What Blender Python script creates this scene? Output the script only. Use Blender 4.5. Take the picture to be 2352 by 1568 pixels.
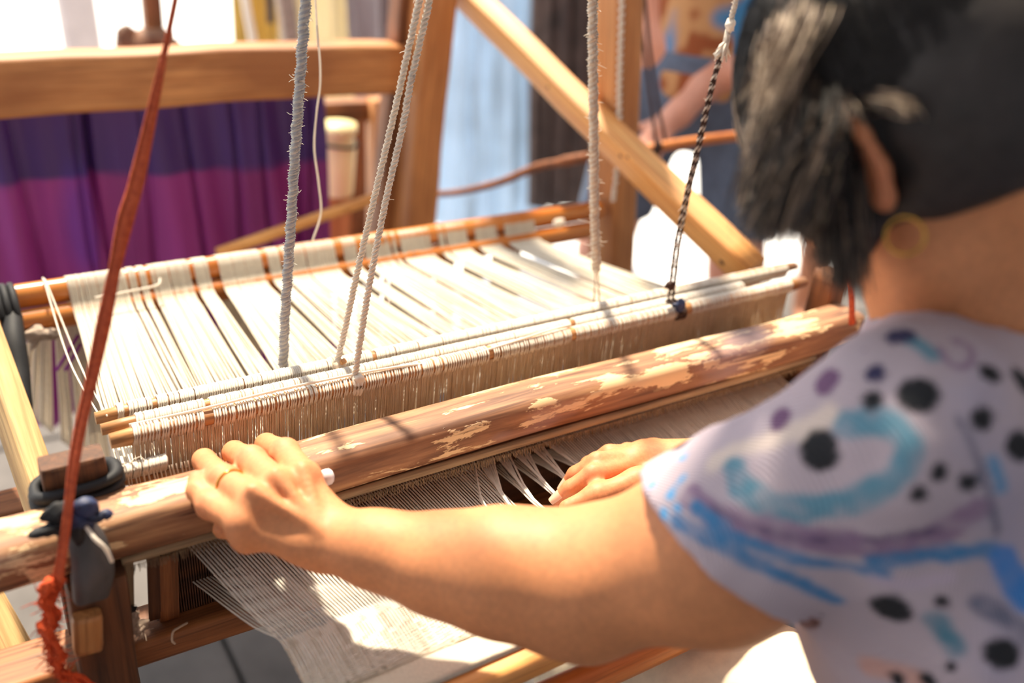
import bpy, bmesh, math, random
import numpy as np
from mathutils import Vector, Matrix
from mathutils.bvhtree import BVHTree

for _o in list(bpy.data.objects):
    bpy.data.objects.remove(_o)
SC = bpy.context.scene
COL = SC.collection
random.seed(7)
RNG = np.random.default_rng(7)
PI = math.pi

# ------------------------------------------------------------------ camera, sky, sun, exposure
FPX = 2100.0
_ex = np.array([3504.0, -784.0, 2100.0]); _ex /= np.linalg.norm(_ex)
_ey = np.array([-1526.0, -1194.0, 2100.0]); _ey -= _ex * _ey.dot(_ex); _ey /= np.linalg.norm(_ey)
_ez = np.cross(_ex, _ey)
ROT = np.array([_ex, _ey, _ez])          # world = ROT @ (right, down, forward)
CAM = np.array([0.0, 0.0, 1.3])

def ray(px, py):
    return ROT @ np.array([(px - 1176.0) / FPX, (py - 784.0) / FPX, 1.0])

def P(px, py, X=None, Y=None, Z=None, d=None):
    """a point of the place: the photograph's pixel met with a known plane (or distance)"""
    r = ray(px, py)
    if d is None:
        d = (Y - CAM[1]) / r[1] if Y is not None else (Z - CAM[2]) / r[2] if Z is not None else (X - CAM[0]) / r[0]
    return CAM + r * d

cam_data = bpy.data.cameras.new('camera')
cam = bpy.data.objects.new('camera', cam_data)
COL.objects.link(cam)
cam_data.sensor_width = 36.0
cam_data.lens = FPX / 2352.0 * 36.0
cam_data.clip_start = 0.02
cam_data.clip_end = 100.0
_r, _u, _f = ROT @ np.array([1, 0, 0]), ROT @ np.array([0, -1, 0]), ROT @ np.array([0, 0, 1])
cam.matrix_world = Matrix(((_r[0], _u[0], -_f[0], CAM[0]), (_r[1], _u[1], -_f[1], CAM[1]),
                           (_r[2], _u[2], -_f[2], CAM[2]), (0, 0, 0, 1)))
cam_data.dof.use_dof = True
cam_data.dof.focus_distance = 0.83
cam_data.dof.aperture_fstop = 2.3
SC.camera = cam

world = bpy.data.worlds.new('daylight')
SC.world = world
world.use_nodes = True
_bg = world.node_tree.nodes['Background']
_bg.inputs[0].default_value = (0.90, 0.95, 1.0, 1)
_bg.inputs[1].default_value = 0.90

sun_data = bpy.data.lights.new('sun', 'SUN')
sun_data.energy = 5.6
sun_data.angle = math.radians(3.0)
sun_data.color = (1.0, 0.86, 0.66)
sun = bpy.data.objects.new('sun', sun_data)
COL.objects.link(sun)
SUN_DIR = Vector((0.10, 0.50, 0.87)).normalized()     # towards the sun
sun.rotation_euler = SUN_DIR.to_track_quat('Z', 'Y').to_euler()
sun.location = (1, 4, 5)

SC.view_settings.view_transform = 'Standard'
SC.view_settings.look = 'None'
SC.view_settings.gamma = 1.0
SC.view_settings.use_curve_mapping = False
SC.view_settings.exposure = 0.88

# ------------------------------------------------------------------ materials
def lin(c):
    return tuple(((v / 255.0) / 12.92 if v / 255.0 <= 0.04045 else ((v / 255.0 + 0.055) / 1.055) ** 2.4) for v in c)

def mat_new(name):
    m = bpy.data.materials.new(name)
    m.use_nodes = True
    nt = m.node_tree
    return m, nt, nt.nodes['Principled BSDF']

def N(nt, kind, **kw):
    n = nt.nodes.new(kind)
    for k, v in kw.items():
        setattr(n, k, v)
    return n

def coords(nt, scale=(1, 1, 1), rot=(0, 0, 0)):
    tc = N(nt, 'ShaderNodeTexCoord')
    mp = N(nt, 'ShaderNodeMapping')
    mp.inputs['Scale'].default_value = scale
    mp.inputs['Rotation'].default_value = rot
    nt.links.new(tc.outputs['Object'], mp.inputs[0])
    return mp.outputs[0]

def noise(nt, vec, scale, detail=4, rough=0.6, dist=0.0):
    n = N(nt, 'ShaderNodeTexNoise')
    n.inputs['Scale'].default_value = scale
    n.inputs['Detail'].default_value = detail
    n.inputs['Roughness'].default_value = rough
    n.inputs['Distortion'].default_value = dist
    nt.links.new(vec, n.inputs['Vector'])
    return n.outputs[0]

def ramp(nt, fac, stops, interp='LINEAR'):
    r = N(nt, 'ShaderNodeValToRGB')
    r.color_ramp.interpolation = interp
    e = r.color_ramp.elements
    while len(e) < len(stops):
        e.new(0.5)
    for el, (p, c) in zip(e, stops):
        el.position = p
        el.color = (*c, 1) if len(c) == 3 else c
    nt.links.new(fac, r.inputs[0])
    return r.outputs[0]

def mixc(nt, fac, a, b):
    m = N(nt, 'ShaderNodeMix', data_type='RGBA')
    for s, v in ((0, fac), (6, a), (7, b)):
        if hasattr(v, 'is_output'):
            nt.links.new(v, m.inputs[s])
        else:
            m.inputs[s].default_value = v if s == 0 else (*v, 1)
    return m.outputs[2]

def bump(nt, b, h, strength=0.3, dist=0.001):
    n = N(nt, 'ShaderNodeBump')
    n.inputs['Strength'].default_value = strength
    n.inputs['Distance'].default_value = dist
    nt.links.new(h, n.inputs['Height'])
    nt.links.new(n.outputs[0], b.inputs['Normal'])

def wood(name, dark, light, grain=1.0, rough=0.6, knots=None, relief=0.4, wide=7.0):
    """grain runs along the object's local X"""
    m, nt, b = mat_new(name)
    v = coords(nt, (2.2 * grain, 34 * grain, 34 * grain))
    n1 = noise(nt, v, 1.6, 5, 0.62, 0.6)
    v2 = coords(nt, (6 * grain, 220 * grain, 220 * grain))
    n2 = noise(nt, v2, 1.0, 3, 0.6)
    v3 = coords(nt, (wide * 0.5, wide, wide))
    n3 = noise(nt, v3, 1.0, 3, 0.55)
    c = ramp(nt, n1, [(0.32, lin(dark)), (0.66, lin(light))])
    mid = tuple((a * 0.45) for a in lin(dark))
    c = mixc(nt, ramp(nt, n2, [(0.34, (0.55,) * 3), (0.48, (0,) * 3)]), c, mid)
    if knots:
        c = mixc(nt, ramp(nt, n3, [(0.50, (0,) * 3), (0.66, (0.75,) * 3)]), c, lin(knots))
    nt.links.new(c, b.inputs['Base Color'])
    b.inputs['Roughness'].default_value = rough
    bump(nt, b, n2, relief, 0.0012)
    return m

def plain(name, col, rough=0.7, var=0.12, scale=60, metal=0.0, relief=0.0, sss=0.0, trans=0.0, col2=None):
    m, nt, b = mat_new(name)
    v = coords(nt)
    n = noise(nt, v, scale, 4, 0.6)
    a = lin(col)
    lo = lin(col2) if col2 else tuple(x * (1 - var * 2) for x in a)
    c = ramp(nt, n, [(0.3, lo), (0.65, a)])
    nt.links.new(c, b.inputs['Base Color'])
    b.inputs['Roughness'].default_value = rough
    b.inputs['Metallic'].default_value = metal
    if sss:
        b.inputs['Subsurface Weight'].default_value = sss
        b.inputs['Subsurface Radius'].default_value = (0.010, 0.004, 0.002)
        b.inputs['Subsurface Scale'].default_value = 0.6
    if trans:
        tr = N(nt, 'ShaderNodeBsdfTranslucent')
        nt.links.new(c, tr.inputs[0])
        mx = N(nt, 'ShaderNodeMixShader')
        mx.inputs[0].default_value = trans
        nt.links.new(b.outputs[0], mx.inputs[1]); nt.links.new(tr.outputs[0], mx.inputs[2])
        nt.links.new(mx.outputs[0], nt.nodes['Material Output'].inputs[0])
    if relief:
        bump(nt, b, n, relief, 0.002)
    return m

def vcol(name, rough=0.8, sss=0.0, rib=None, fine=None, relief=0.3):
    """colour of the thing itself, stored on its vertices as the print / complexion"""
    m, nt, b = mat_new(name)
    a = N(nt, 'ShaderNodeAttribute', attribute_name='print')
    c = a.outputs['Color']
    v = coords(nt)
    if fine:
        n = noise(nt, v, fine, 3, 0.6)
        g = ramp(nt, n, [(0.3, (0.80,) * 3), (0.7, (1.0,) * 3)])
        mm = N(nt, 'ShaderNodeMix', data_type='RGBA', blend_type='MULTIPLY')
        mm.inputs[0].default_value = 1.0
        nt.links.new(c, mm.inputs[6]); nt.links.new(g, mm.inputs[7])
        c = mm.outputs[2]
        bump(nt, b, n, relief, 0.0006)
    nt.links.new(c, b.inputs['Base Color'])
    b.inputs['Roughness'].default_value = rough
    if sss:
        b.inputs['Subsurface Weight'].default_value = sss
        b.inputs['Subsurface Radius'].default_value = (0.012, 0.005, 0.0025)
        b.inputs['Subsurface Scale'].default_value = 0.5
    if rib:
        w = N(nt, 'ShaderNodeTexWave', bands_direction='X')
        w.inputs['Scale'].default_value = rib
        w.inputs['Distortion'].default_value = 0.3
        nt.links.new(v, w.inputs['Vector'])
        bump(nt, b, w.outputs[0], 0.5, 0.0012)
    return m

M = {}
M['loom_dark'] = wood('dark_loom_wood', (104, 62, 34), (176, 112, 66), 1.0, 0.6, (74, 44, 26))
M['loom_warm'] = wood('warm_loom_wood', (176, 112, 62), (214, 152, 96), 1.0, 0.55, (150, 92, 52))
M['pine'] = wood('honey_pine', (214, 142, 74), (240, 182, 112), 0.8, 0.5, (206, 140, 80), 0.15)
M['pale_board'] = wood('pale_board_wood', (170, 128, 78), (232, 194, 134), 1.0, 0.65, (180, 140, 90))
M['old_upright'] = wood('old_upright_wood', (62, 38, 24), (112, 70, 42), 1.2, 0.7, (44, 28, 20))
M['grey_slat'] = wood('grey_slat_wood', (120, 98, 72), (176, 150, 116), 1.4, 0.7)
M['rod'] = wood('rod_wood', (160, 104, 58), (216, 164, 106), 1.2, 0.45, (130, 82, 46))
M['twig'] = wood('twig_bark', (104, 60, 36), (166, 102, 62), 1.5, 0.7)
M['cane'] = wood('orange_cane', (190, 104, 44), (222, 138, 70), 1.2, 0.45)

def rail_wood():
    m, nt, b = mat_new('peeling_rail_wood')
    v = coords(nt, (3.0, 46, 46))
    g = noise(nt, v, 1.4, 5, 0.62, 0.8)
    base = ramp(nt, g, [(0.30, lin((98, 62, 42))), (0.52, lin((152, 106, 74))), (0.72, lin((198, 152, 108)))])
    v2 = coords(nt, (7, 30, 30))
    p = noise(nt, v2, 1.2, 6, 0.7, 0.3)
    mask = ramp(nt, p, [(0.535, (0,) * 3), (0.555, (1,) * 3)])
    c = mixc(nt, mask, base, lin((232, 198, 152)))
    v3 = coords(nt, (5, 120, 120))
    l = noise(nt, v3, 1.0, 2, 0.5, 0.4)
    c = mixc(nt, ramp(nt, l, [(0.33, (0.85,) * 3), (0.40, (0,) * 3)]), c, lin((92, 54, 32)))
    v4 = coords(nt, (4, 10, 10))
    s = noise(nt, v4, 1.3, 3, 0.5)
    c = mixc(nt, ramp(nt, s, [(0.60, (0,) * 3), (0.72, (0.55,) * 3)]), c, lin((168, 146, 152)))
    nt.links.new(c, b.inputs['Base Color'])
    b.inputs['Roughness'].default_value = 0.62
    bump(nt, b, mask, 0.5, 0.0012)
    return m
M['rail'] = rail_wood()

def bamboo():
    m, nt, b = mat_new('polished_bamboo')
    v = coords(nt, (2.5, 70, 70))
    g = noise(nt, v, 1.2, 4, 0.6)
    c = ramp(nt, g, [(0.3, lin((176, 96, 38))), (0.55, lin((206, 126, 58))), (0.75, lin((230, 166, 92)))])
    nt.links.new(c, b.inputs['Base Color'])
    b.inputs['Roughness'].default_value = 0.28
    return m
M['bamboo'] = bamboo()

def yarn(name, col, rough=0.9, trans=0.25):
    return plain(name, col, rough, 0.05, 140, trans=trans)
M['warp'] = yarn('cream_cotton_yarn', (243, 233, 215), trans=0.25)
M['warp_near'] = yarn('cream_cotton_yarn_near', (252, 246, 236), trans=0.15)  # same yarn, paler and less translucent to lift the shaded front
M['heddle'] = yarn('ivory_heddle_cord', (240, 222, 198), trans=0.5)
M['cord_white'] = yarn('white_cotton_cord', (250, 242, 230), trans=0.3)
M['cord_cream'] = yarn('undyed_cord', (226, 206, 184), trans=0.15)
M['cord_grey'] = yarn('grey_cord', (238, 234, 226), trans=0.3)
M['cord_steel'] = yarn('steel_blue_cord', (204, 206, 212), trans=0.3)
M['cord_dark'] = yarn('dark_brown_cord', (72, 52, 46), trans=0.05)
M['cord_red'] = plain('rust_red_ribbon', (206, 92, 50), 0.75, 0.15, 220, relief=0.4, col2=(168, 62, 30))
M['fluff_red'] = plain('frayed_rust_yarn', (222, 84, 36), 0.9, 0.2, 200)
M['cloth'] = plain('cream_woven_cotton', (244, 234, 214), 0.9, 0.05, 420, relief=0.3, trans=0.15)
M['black_rag'] = plain('black_rag', (28, 30, 36), 0.7, 0.3, 60)
M['blue_rag'] = plain('blue_knotted_rag', (44, 60, 104), 0.55, 0.3, 70, col2=(22, 26, 44))
M['rubber'] = plain('worn_grey_rubber', (78, 76, 78), 0.55, 0.2, 50, relief=0.2)
M['lint'] = plain('dusty_lint', (186, 166, 150), 1.0, 0.2, 120)
M['plastic'] = plain('white_plastic', (238, 226, 228), 0.25, 0.03, 20)
M['gold'] = plain('gold', (226, 176, 84), 0.22, 0.05, 30, metal=1.0)
M['trouser'] = plain('cream_trousers', (238, 222, 196), 0.85, 0.06, 90, relief=0.15)
M['denim'] = plain('grey_blue_denim', (104, 120, 146), 0.9, 0.15, 40)
M['denim_dark'] = plain('dark_blue_denim', (76, 96, 122), 0.9, 0.15, 40)
M['bare'] = plain('bare_skin', (222, 160, 136), 0.5, 0.05, 20)
M['bare_tan'] = plain('tanned_skin', (204, 140, 104), 0.5, 0.05, 20)
M['orange_top'] = plain('orange_red_cotton', (220, 92, 52), 0.9, 0.1, 30)
M['yellow'] = plain('mustard_yellow_cotton', (222, 182, 92), 0.9, 0.08, 12)
M['cream_sheet'] = plain('cream_sheet', (246, 236, 208), 0.9, 0.04, 12, trans=0.4)
M['grey_sheet'] = plain('grey_lilac_sheet', (176, 164, 164), 0.9, 0.06, 12)
M['ice_sheet'] = plain('pale_blue_sheet', (206, 222, 238), 0.9, 0.06, 9, trans=0.5)
M['brown_sheet'] = plain('dark_taupe_sheet', (108, 92, 86), 0.9, 0.15, 9, col2=(70, 62, 60))
M['tub'] = plain('pale_yellow_plastic', (252, 236, 176), 0.4, 0.05, 12)
M['wire'] = plain('dark_wire', (54, 46, 42), 0.5, 0.1, 20)
M['hair_cap'] = plain('black_hair_base', (54, 48, 47), 0.6, 0.2, 80)
M['plaster'] = plain('cool_plaster', (226, 230, 238), 0.95, 0.05, 6)  # cool pale tone chosen for the fill bounced by unseen walls
M['white_plaster'] = plain('white_plaster', (240, 240, 240), 0.95, 0.03, 6)
M['roof'] = plain('whitewashed_roof_boards', (212, 210, 206), 0.9, 0.1, 6)  # pale tone chosen so the added ceiling bounces more fill
M['grout'] = plain('grey_mortar', (70, 68, 68), 0.95, 0.1, 20)
M['tile'] = plain('grey_stone_tile', (100, 95, 92), 0.8, 0.1, 9, relief=0.1, col2=(80, 76, 74))
M['skin'] = vcol('weaver_skin', 0.58, 0.15, fine=260, relief=0.25)
M['shirt'] = vcol('printed_knit', 0.92, 0.0, rib=210)
M['hair'] = vcol('hair_strands', 0.45)
M['purple'] = vcol('purple_silk', 0.55)
M['lion'] = vcol('printed_blue_tee', 0.9)

# ------------------------------------------------------------------ mesh building
class MB:
    """collects shapes and links them as one mesh object"""
    def __init__(s):
        s.v, s.f, s.mi, s.n, s.sm = [], [], [], 0, []
    def add(s, v, f, mi=0, smooth=True):
        v = np.asarray(v, float).reshape(-1, 3)
        s.v.append(v)
        for q in f:
            s.f.append(tuple(i + s.n for i in q))
        s.mi += [mi] * len(f); s.sm += [smooth] * len(f)
        s.n += len(v)
        return s
    def box(s, c, size, rot=None, mi=0, bev=0.0):
        c = np.asarray(c, float); h = np.asarray(size, float) / 2
        if bev <= 0:
            v = np.array([[x, y, z] for x in (-1, 1) for y in (-1, 1) for z in (-1, 1)]) * h
            f = [(0, 1, 3, 2), (4, 6, 7, 5), (0, 4, 5, 1), (2, 3, 7, 6), (0, 2, 6, 4), (1, 5, 7, 3)]
        else:
            bm = bmesh.new()
            bmesh.ops.create_cube(bm, size=1)
            bmesh.ops.scale(bm, vec=(2 * h[0], 2 * h[1], 2 * h[2]), verts=bm.verts)
            bmesh.ops.bevel(bm, geom=bm.edges[:], offset=bev, segments=2, affect='EDGES')
            bm.verts.index_update()
            v = np.array([x.co[:] for x in bm.verts]); f = [tuple(x.index for x in q.verts) for q in bm.faces]
            bm.free()
        if rot is not None:
            v = v @ np.asarray(rot).T
        return s.add(v + c, f, mi, False)
    def tube(s, pts, r, n=8, mi=0, caps=True, flat=1.0, up=(0.1, 0.3, 1)):
        pts = np.asarray(pts, float); k = len(pts)
        r = np.full(k, r) if np.isscalar(r) else np.asarray(r, float)
        t = np.gradient(pts, axis=0); t /= (np.linalg.norm(t, axis=1, keepdims=True) + 1e-12)
        a = np.cross(t, np.asarray(up, float)); a /= (np.linalg.norm(a, axis=1, keepdims=True) + 1e-12)
        b = np.cross(t, a)
        th = np.arange(n) * 2 * PI / n
        ring = (pts[:, None] + r[:, None, None] * (np.cos(th)[None, :, None] * a[:, None] * flat + np.sin(th)[None, :, None] * b[:, None]))
        f = []
        for i in range(k - 1):
            for j in range(n):
                j2 = (j + 1) % n
                f.append((i * n + j, i * n + j2, (i + 1) * n + j2, (i + 1) * n + j))
        if caps:
            f.append(tuple(range(n - 1, -1, -1))); f.append(tuple(range((k - 1) * n, k * n)))
        return s.add(ring.reshape(-1, 3), f, mi)
    def lathe(s, a, b, prof, n=20, mi=0):
        """prof: (t along a-b, radius)"""
        a, b = np.asarray(a, float), np.asarray(b, float)
        pts = [a + (b - a) * t for t, _ in prof]
        return s.tube(pts, [q for _, q in prof], n, mi)
    def grid(s, V, mi=0):
        V = np.asarray(V, float); a, b = V.shape[:2]
        f = [(i * b + j, i * b + j + 1, (i + 1) * b + j + 1, (i + 1) * b + j) for i in range(a - 1) for j in range(b - 1)]
        return s.add(V.reshape(-1, 3), f, mi)
    def slab(s, V, th, nrm):
        """a sheet with thickness"""
        V = np.asarray(V, float); nrm = np.asarray(nrm, float); a, b = V.shape[:2]
        s.grid(V); s.grid((V - nrm * th)[:, ::-1])
        for e, e2 in ((V[0], (V - nrm * th)[0]), (V[-1], (V - nrm * th)[-1]), (V[:, 0], (V - nrm * th)[:, 0]), (V[:, -1], (V - nrm * th)[:, -1])):
            s.grid(np.stack([e, e2]))
        return s
    def build(s, name, mats, parent=None, origin=None, col=None, kind=None):
        me = bpy.data.meshes.new(name)
        V = np.concatenate(s.v) if s.v else np.zeros((0, 3))
        M4 = None
        if origin is not None and not isinstance(origin, Matrix):
            M4 = Matrix.Translation(Vector(origin))
        elif origin is not None:
            M4 = origin
        if M4 is not None:
            inv = np.array(M4.inverted())
            V = V @ inv[:3, :3].T + inv[:3, 3]
        me.from_pydata(V.tolist(), [], s.f)
        if not isinstance(mats, (list, tuple)):
            mats = [mats]
        for m in mats:
            me.materials.append(m)
        me.polygons.foreach_set('use_smooth', s.sm)
        if len(mats) > 1:
            me.polygons.foreach_set('material_index', s.mi)
        if col is not None:
            at = me.color_attributes.new('print', 'FLOAT_COLOR', 'POINT')
            c = np.ones((len(V), 4), np.float32); c[:, :3] = col
            at.data.foreach_set('color', c.ravel())
        me.update()
        o = bpy.data.objects.new(name, me)
        COL.objects.link(o)
        if M4 is not None:
            o.matrix_world = M4
        if parent is not None:
            set_parent(o, parent)
        if kind:
            o['kind'] = kind
        return o

def set_parent(o, p):
    mw = o.matrix_basis.copy()
    q = p; inv = Matrix.Identity(4)
    chain = []
    while q is not None:
        chain.append(q); q = q.parent
    w = Matrix.Identity(4)
    for q in reversed(chain):
        w = w @ q.matrix_basis
    o.parent = p
    o.matrix_parent_inverse = Matrix.Identity(4)
    o.matrix_basis = w.inverted() @ mw

def tag(o, label, cat, group=None):
    o['label'] = label; o['category'] = cat
    if group:
        o['group'] = group
    return o

def thing(name, label, cat, loc=(0, 0, 0), group=None):
    o = bpy.data.objects.new(name, None)
    o.empty_display_size = 0.05
    COL.objects.link(o)
    o.location = Vector(loc)
    return tag(o, label, cat, group)

def frame_along(a, b, up=(0, 0, 1)):
    a, b = Vector(a), Vector(b)
    x = (b - a).normalized(); z = Vector(up)
    y = z.cross(x).normalized(); z = x.cross(y)
    m = Matrix((x, y, z)).transposed().to_4x4()
    m.translation = (a + b) / 2
    return m

def beam(name, a, b, wy, wz, mat, parent=None, up=(0, 0, 1), rnd=0.15, wob=0.004, seg=24, taper=1.0, seed=0):
    """a hand-hewn length of timber from a to b, its grain along local X"""
    fr = frame_along(a, b, up); L = (Vector(b) - Vector(a)).length
    rg = np.random.default_rng(seed + int(1000 * L))
    prof = []
    r = min(wy, wz) * rnd
    for cx, cy, a0 in ((1, 1, 0), (-1, 1, 90), (-1, -1, 180), (1, -1, 270)):
        for k in range(4):
            th = math.radians(a0 + k * 30)
            prof.append((cx * (wy / 2 - r) + r * math.cos(th), cy * (wz / 2 - r) + r * math.sin(th)))
    prof = np.array(prof); n = len(prof)
    xs = np.linspace(-L / 2, L / 2, seg)
    ph = rg.uniform(0, 6.28, 6)
    V = []
    for i, x in enumerate(xs):
        t = i / (seg - 1); k = 1 + (taper - 1) * t
        oy = wob * (math.sin(x * 9 + ph[0]) + 0.5 * math.sin(x * 23 + ph[1])); oz = wob * (math.sin(x * 8 + ph[2]) + 0.5 * math.sin(x * 27 + ph[3]))
        e = 0.0 if 0 < i < seg - 1 else r * 0.4
        kk = k * (1 + rg.normal(0, wob * 1.2))
        for q in prof:
            V.append((x, q[0] * kk * (1 - e / wy) + oy, q[1] * kk * (1 - e / wz) + oz))
    f = []
    for i in range(seg - 1):
        for j in range(n):
            f.append((i * n + j, i * n + (j + 1) % n, (i + 1) * n + (j + 1) % n, (i + 1) * n + j))
    f.append(tuple(range(n - 1, -1, -1))); f.append(tuple(range((seg - 1) * n, seg * n)))
    me = bpy.data.meshes.new(name)
    me.from_pydata(V, [], f); me.materials.append(mat)
    me.polygons.foreach_set('use_smooth', [True] * (len(f) - 2) + [False] * 2)
    me.update()
    o = bpy.data.objects.new(name, me); COL.objects.link(o)
    o.matrix_basis = fr
    if parent is not None:
        set_parent(o, parent)
    return o

def spline(pts, n):
    """Catmull-Rom through pts"""
    p = np.asarray(pts, float); p = np.vstack([2 * p[0] - p[1], p, 2 * p[-1] - p[-2]])
    k = len(p) - 3; out = []
    for u in np.linspace(0, k - 1e-9, n):
        i = int(u); t = u - i
        a, b, c, d = p[i:i + 4]
        out.append(0.5 * ((2 * b) + (c - a) * t + (2 * a - 5 * b + 4 * c - d) * t * t + (3 * b - a - 3 * c + d) * t ** 3))
    return np.array(out)

# ------------------------------------------------------------------ implicit surfaces for bodies and clothes
class Field:
    def __init__(s, lo, hi, h):
        s.lo = np.array(lo, float); s.h = h
        s.n = np.ceil((np.array(hi) - s.lo) / h).astype(int) + 1
        s.d = np.full(tuple(s.n), 0.2, np.float32)
    def _box(s, lo, hi):
        i0 = np.maximum(0, np.floor((lo - s.lo) / s.h).astype(int)); i1 = np.minimum(s.n, np.ceil((hi - s.lo) / s.h).astype(int) + 1)
        if np.any(i1 <= i0):
            return None
        sl = tuple(slice(a, b) for a, b in zip(i0, i1))
        ax = [(np.arange(a, b) * s.h + l).astype(np.float32) for a, b, l in zip(i0, i1, s.lo)]
        return sl, ax[0][:, None, None], ax[1][None, :, None], ax[2][None, None, :]
    def _put(s, sl, d, k):
        o = s.d[sl]
        if k > 0:
            hh = np.maximum(k - np.abs(o - d), 0) / k
            s.d[sl] = np.minimum(o, d) - hh * hh * k * 0.25
        else:
            s.d[sl] = np.minimum(o, d)
    def cap(s, a, b, ra, rb=None, k=0.01, cut=None):
        rb = ra if rb is None else rb
        a, b = np.asarray(a, float), np.asarray(b, float); m = max(ra, rb) + k + 4 * s.h
        g = s._box(np.minimum(a, b) - m, np.maximum(a, b) + m)
        if g is None:
            return s
        sl, X, Y, Z = g
        u = b - a; L = float(u @ u) + 1e-12
        t = np.clip(((X - a[0]) * u[0] + (Y - a[1]) * u[1] + (Z - a[2]) * u[2]) / L, 0, 1)
        d = np.sqrt((X - a[0] - t * u[0]) ** 2 + (Y - a[1] - t * u[1]) ** 2 + (Z - a[2] - t * u[2]) ** 2) - (ra + (rb - ra) * t)
        if cut is not None:
            for c, nr in cut:
                d = np.maximum(d, (X - c[0]) * nr[0] + (Y - c[1]) * nr[1] + (Z - c[2]) * nr[2])
        s._put(sl, d.astype(np.float32), k)
        return s
    def chain(s, pts, rs, k=0.01):
        for i in range(len(pts) - 1):
            s.cap(pts[i], pts[i + 1], rs[i], rs[i + 1], k)
        return s
    def _ell(s, c, A, r, pad):
        c = np.asarray(c, float); A = np.asarray(A, float); r = np.asarray(r, float)
        m = max(r) + pad
        g = s._box(c - m, c + m)
        if g is None:
            return None
        sl, X, Y, Z = g
        X = X - c[0]; Y = Y - c[1]; Z = Z - c[2]
        k0 = 0; k1 = 0
        for i in range(3):
            q = X * A[i][0] + Y * A[i][1] + Z * A[i][2]
            k0 = k0 + (q / r[i]) ** 2; k1 = k1 + (q / r[i] ** 2) ** 2
        k0 = np.sqrt(k0); k1 = np.sqrt(k1) + 1e-9
        return sl, (k0 * (k0 - 1) / k1).astype(np.float32)
    def ell(s, c, A, r, k=0.01):
        g = s._ell(c, A, r, k + 4 * s.h)
        if g is not None:
            s._put(g[0], g[1], k)
        return s
    def sub_ell(s, c, A, r, k=0.006):
        g = s._ell(c, A, r, k + 4 * s.h)
        if g is not None:
            o = s.d[g[0]]; d = -g[1]
            hh = np.maximum(k - np.abs(o - d), 0) / k
            s.d[g[0]] = np.maximum(o, d) + hh * hh * k * 0.25
        return s
    def sub_cap(s, a, b, ra, rb, k=0.004):
        t = Field.__new__(Field); t.lo, t.h, t.n = s.lo, s.h, s.n
        t.d = np.full(tuple(s.n), 0.2, np.float32)
        t.cap(a, b, ra, rb, 0)
        s.d = np.maximum(s.d, -t.d)
        return s
    def mesh(s):
        d = s.d; ins = d < 0
        n = s.n
        c = np.zeros(tuple(n - 1), np.uint8)
        for i in (0, 1):
            for j in (0, 1):
                for k in (0, 1):
                    c += ins[i:n[0] - 1 + i, j:n[1] - 1 + j, k:n[2] - 1 + k]
        act = (c > 0) & (c < 8)
        idx = np.argwhere(act)
        vid = np.full(tuple(n - 1), -1, np.int64)
        vid[act] = np.arange(len(idx))
        acc = np.zeros((len(idx), 3)); cnt = np.zeros(len(idx))
        I, J, K = idx.T
        corners = [(i, j, k) for i in (0, 1) for j in (0, 1) for k in (0, 1)]
        for a in corners:
            for ax in range(3):
                if a[ax]:
                    continue
                b = list(a); b[ax] = 1
                va = d[I + a[0], J + a[1], K + a[2]]; vb = d[I + b[0], J + b[1], K + b[2]]
                m = (va < 0) != (vb < 0)
                t = va[m] / (va[m] - vb[m])
                p = np.tile(np.array(a, float), (m.sum(), 1)); p[:, ax] += t
                acc[m] += p; cnt[m] += 1
        V = s.lo + (idx + acc / cnt[:, None]) * s.h
        F = []
        for ax in range(3):
            o1, o2 = [(1, 2), (2, 0), (0, 1)][ax]
            sl0 = [slice(1, n[q] - 1) for q in range(3)]; sl1 = [slice(1, n[q] - 1) for q in range(3)]
            sl0[ax] = slice(0, n[ax] - 1); sl1[ax] = slice(1, n[ax])
            A = ins[tuple(sl0)]; B = ins[tuple(sl1)]
            e = np.argwhere(A != B)
            flip = A[A != B]
            base = e + 1; base[:, ax] -= 1
            def g(da, db):
                q = base.copy(); q[:, o1] -= da; q[:, o2] -= db
                return vid[q[:, 0], q[:, 1], q[:, 2]]
            q = np.stack([g(0, 0), g(1, 0), g(1, 1), g(0, 1)], 1)
            q[~flip] = q[~flip][:, ::-1]
            F.append(q)
        F = np.concatenate(F)
        F = F[(F >= 0).all(1)]
        return V, F

def smooth_mesh(V, F, it=2, lam=0.5):
    e = np.concatenate([F[:, [0, 1]], F[:, [1, 2]], F[:, [2, 3]], F[:, [3, 0]]])
    e = np.concatenate([e, e[:, ::-1]])
    for _ in range(it):
        deg = np.bincount(e[:, 0], minlength=len(V)).astype(float)
        S = np.stack([np.bincount(e[:, 0], weights=V[e[:, 1], k], minlength=len(V)) for k in range(3)], 1)
        V = V + lam * (S / np.maximum(deg, 1)[:, None] - V)
    return V

def np_mesh(name, V, F, mat, parent=None, col=None):
    me = bpy.data.meshes.new(name)
    me.vertices.add(len(V)); me.vertices.foreach_set('co', V.astype(np.float32).ravel())
    k = F.shape[1]
    me.loops.add(F.size); me.loops.foreach_set('vertex_index', F.astype(np.int32).ravel())
    me.polygons.add(len(F)); me.polygons.foreach_set('loop_start', np.arange(0, F.size, k, dtype=np.int32))
    me.update(calc_edges=True); me.validate()
    me.polygons.foreach_set('use_smooth', [True] * len(me.polygons))
    me.materials.append(mat)
    if col is not None:
        at = me.color_attributes.new('print', 'FLOAT_COLOR', 'POINT')
        c = np.ones((len(V), 4), np.float32); c[:, :3] = col
        at.data.foreach_set('color', c.ravel())
    me.update()
    o = bpy.data.objects.new(name, me); COL.objects.link(o)
    if parent is not None:
        set_parent(o, parent)
    return o

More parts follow.
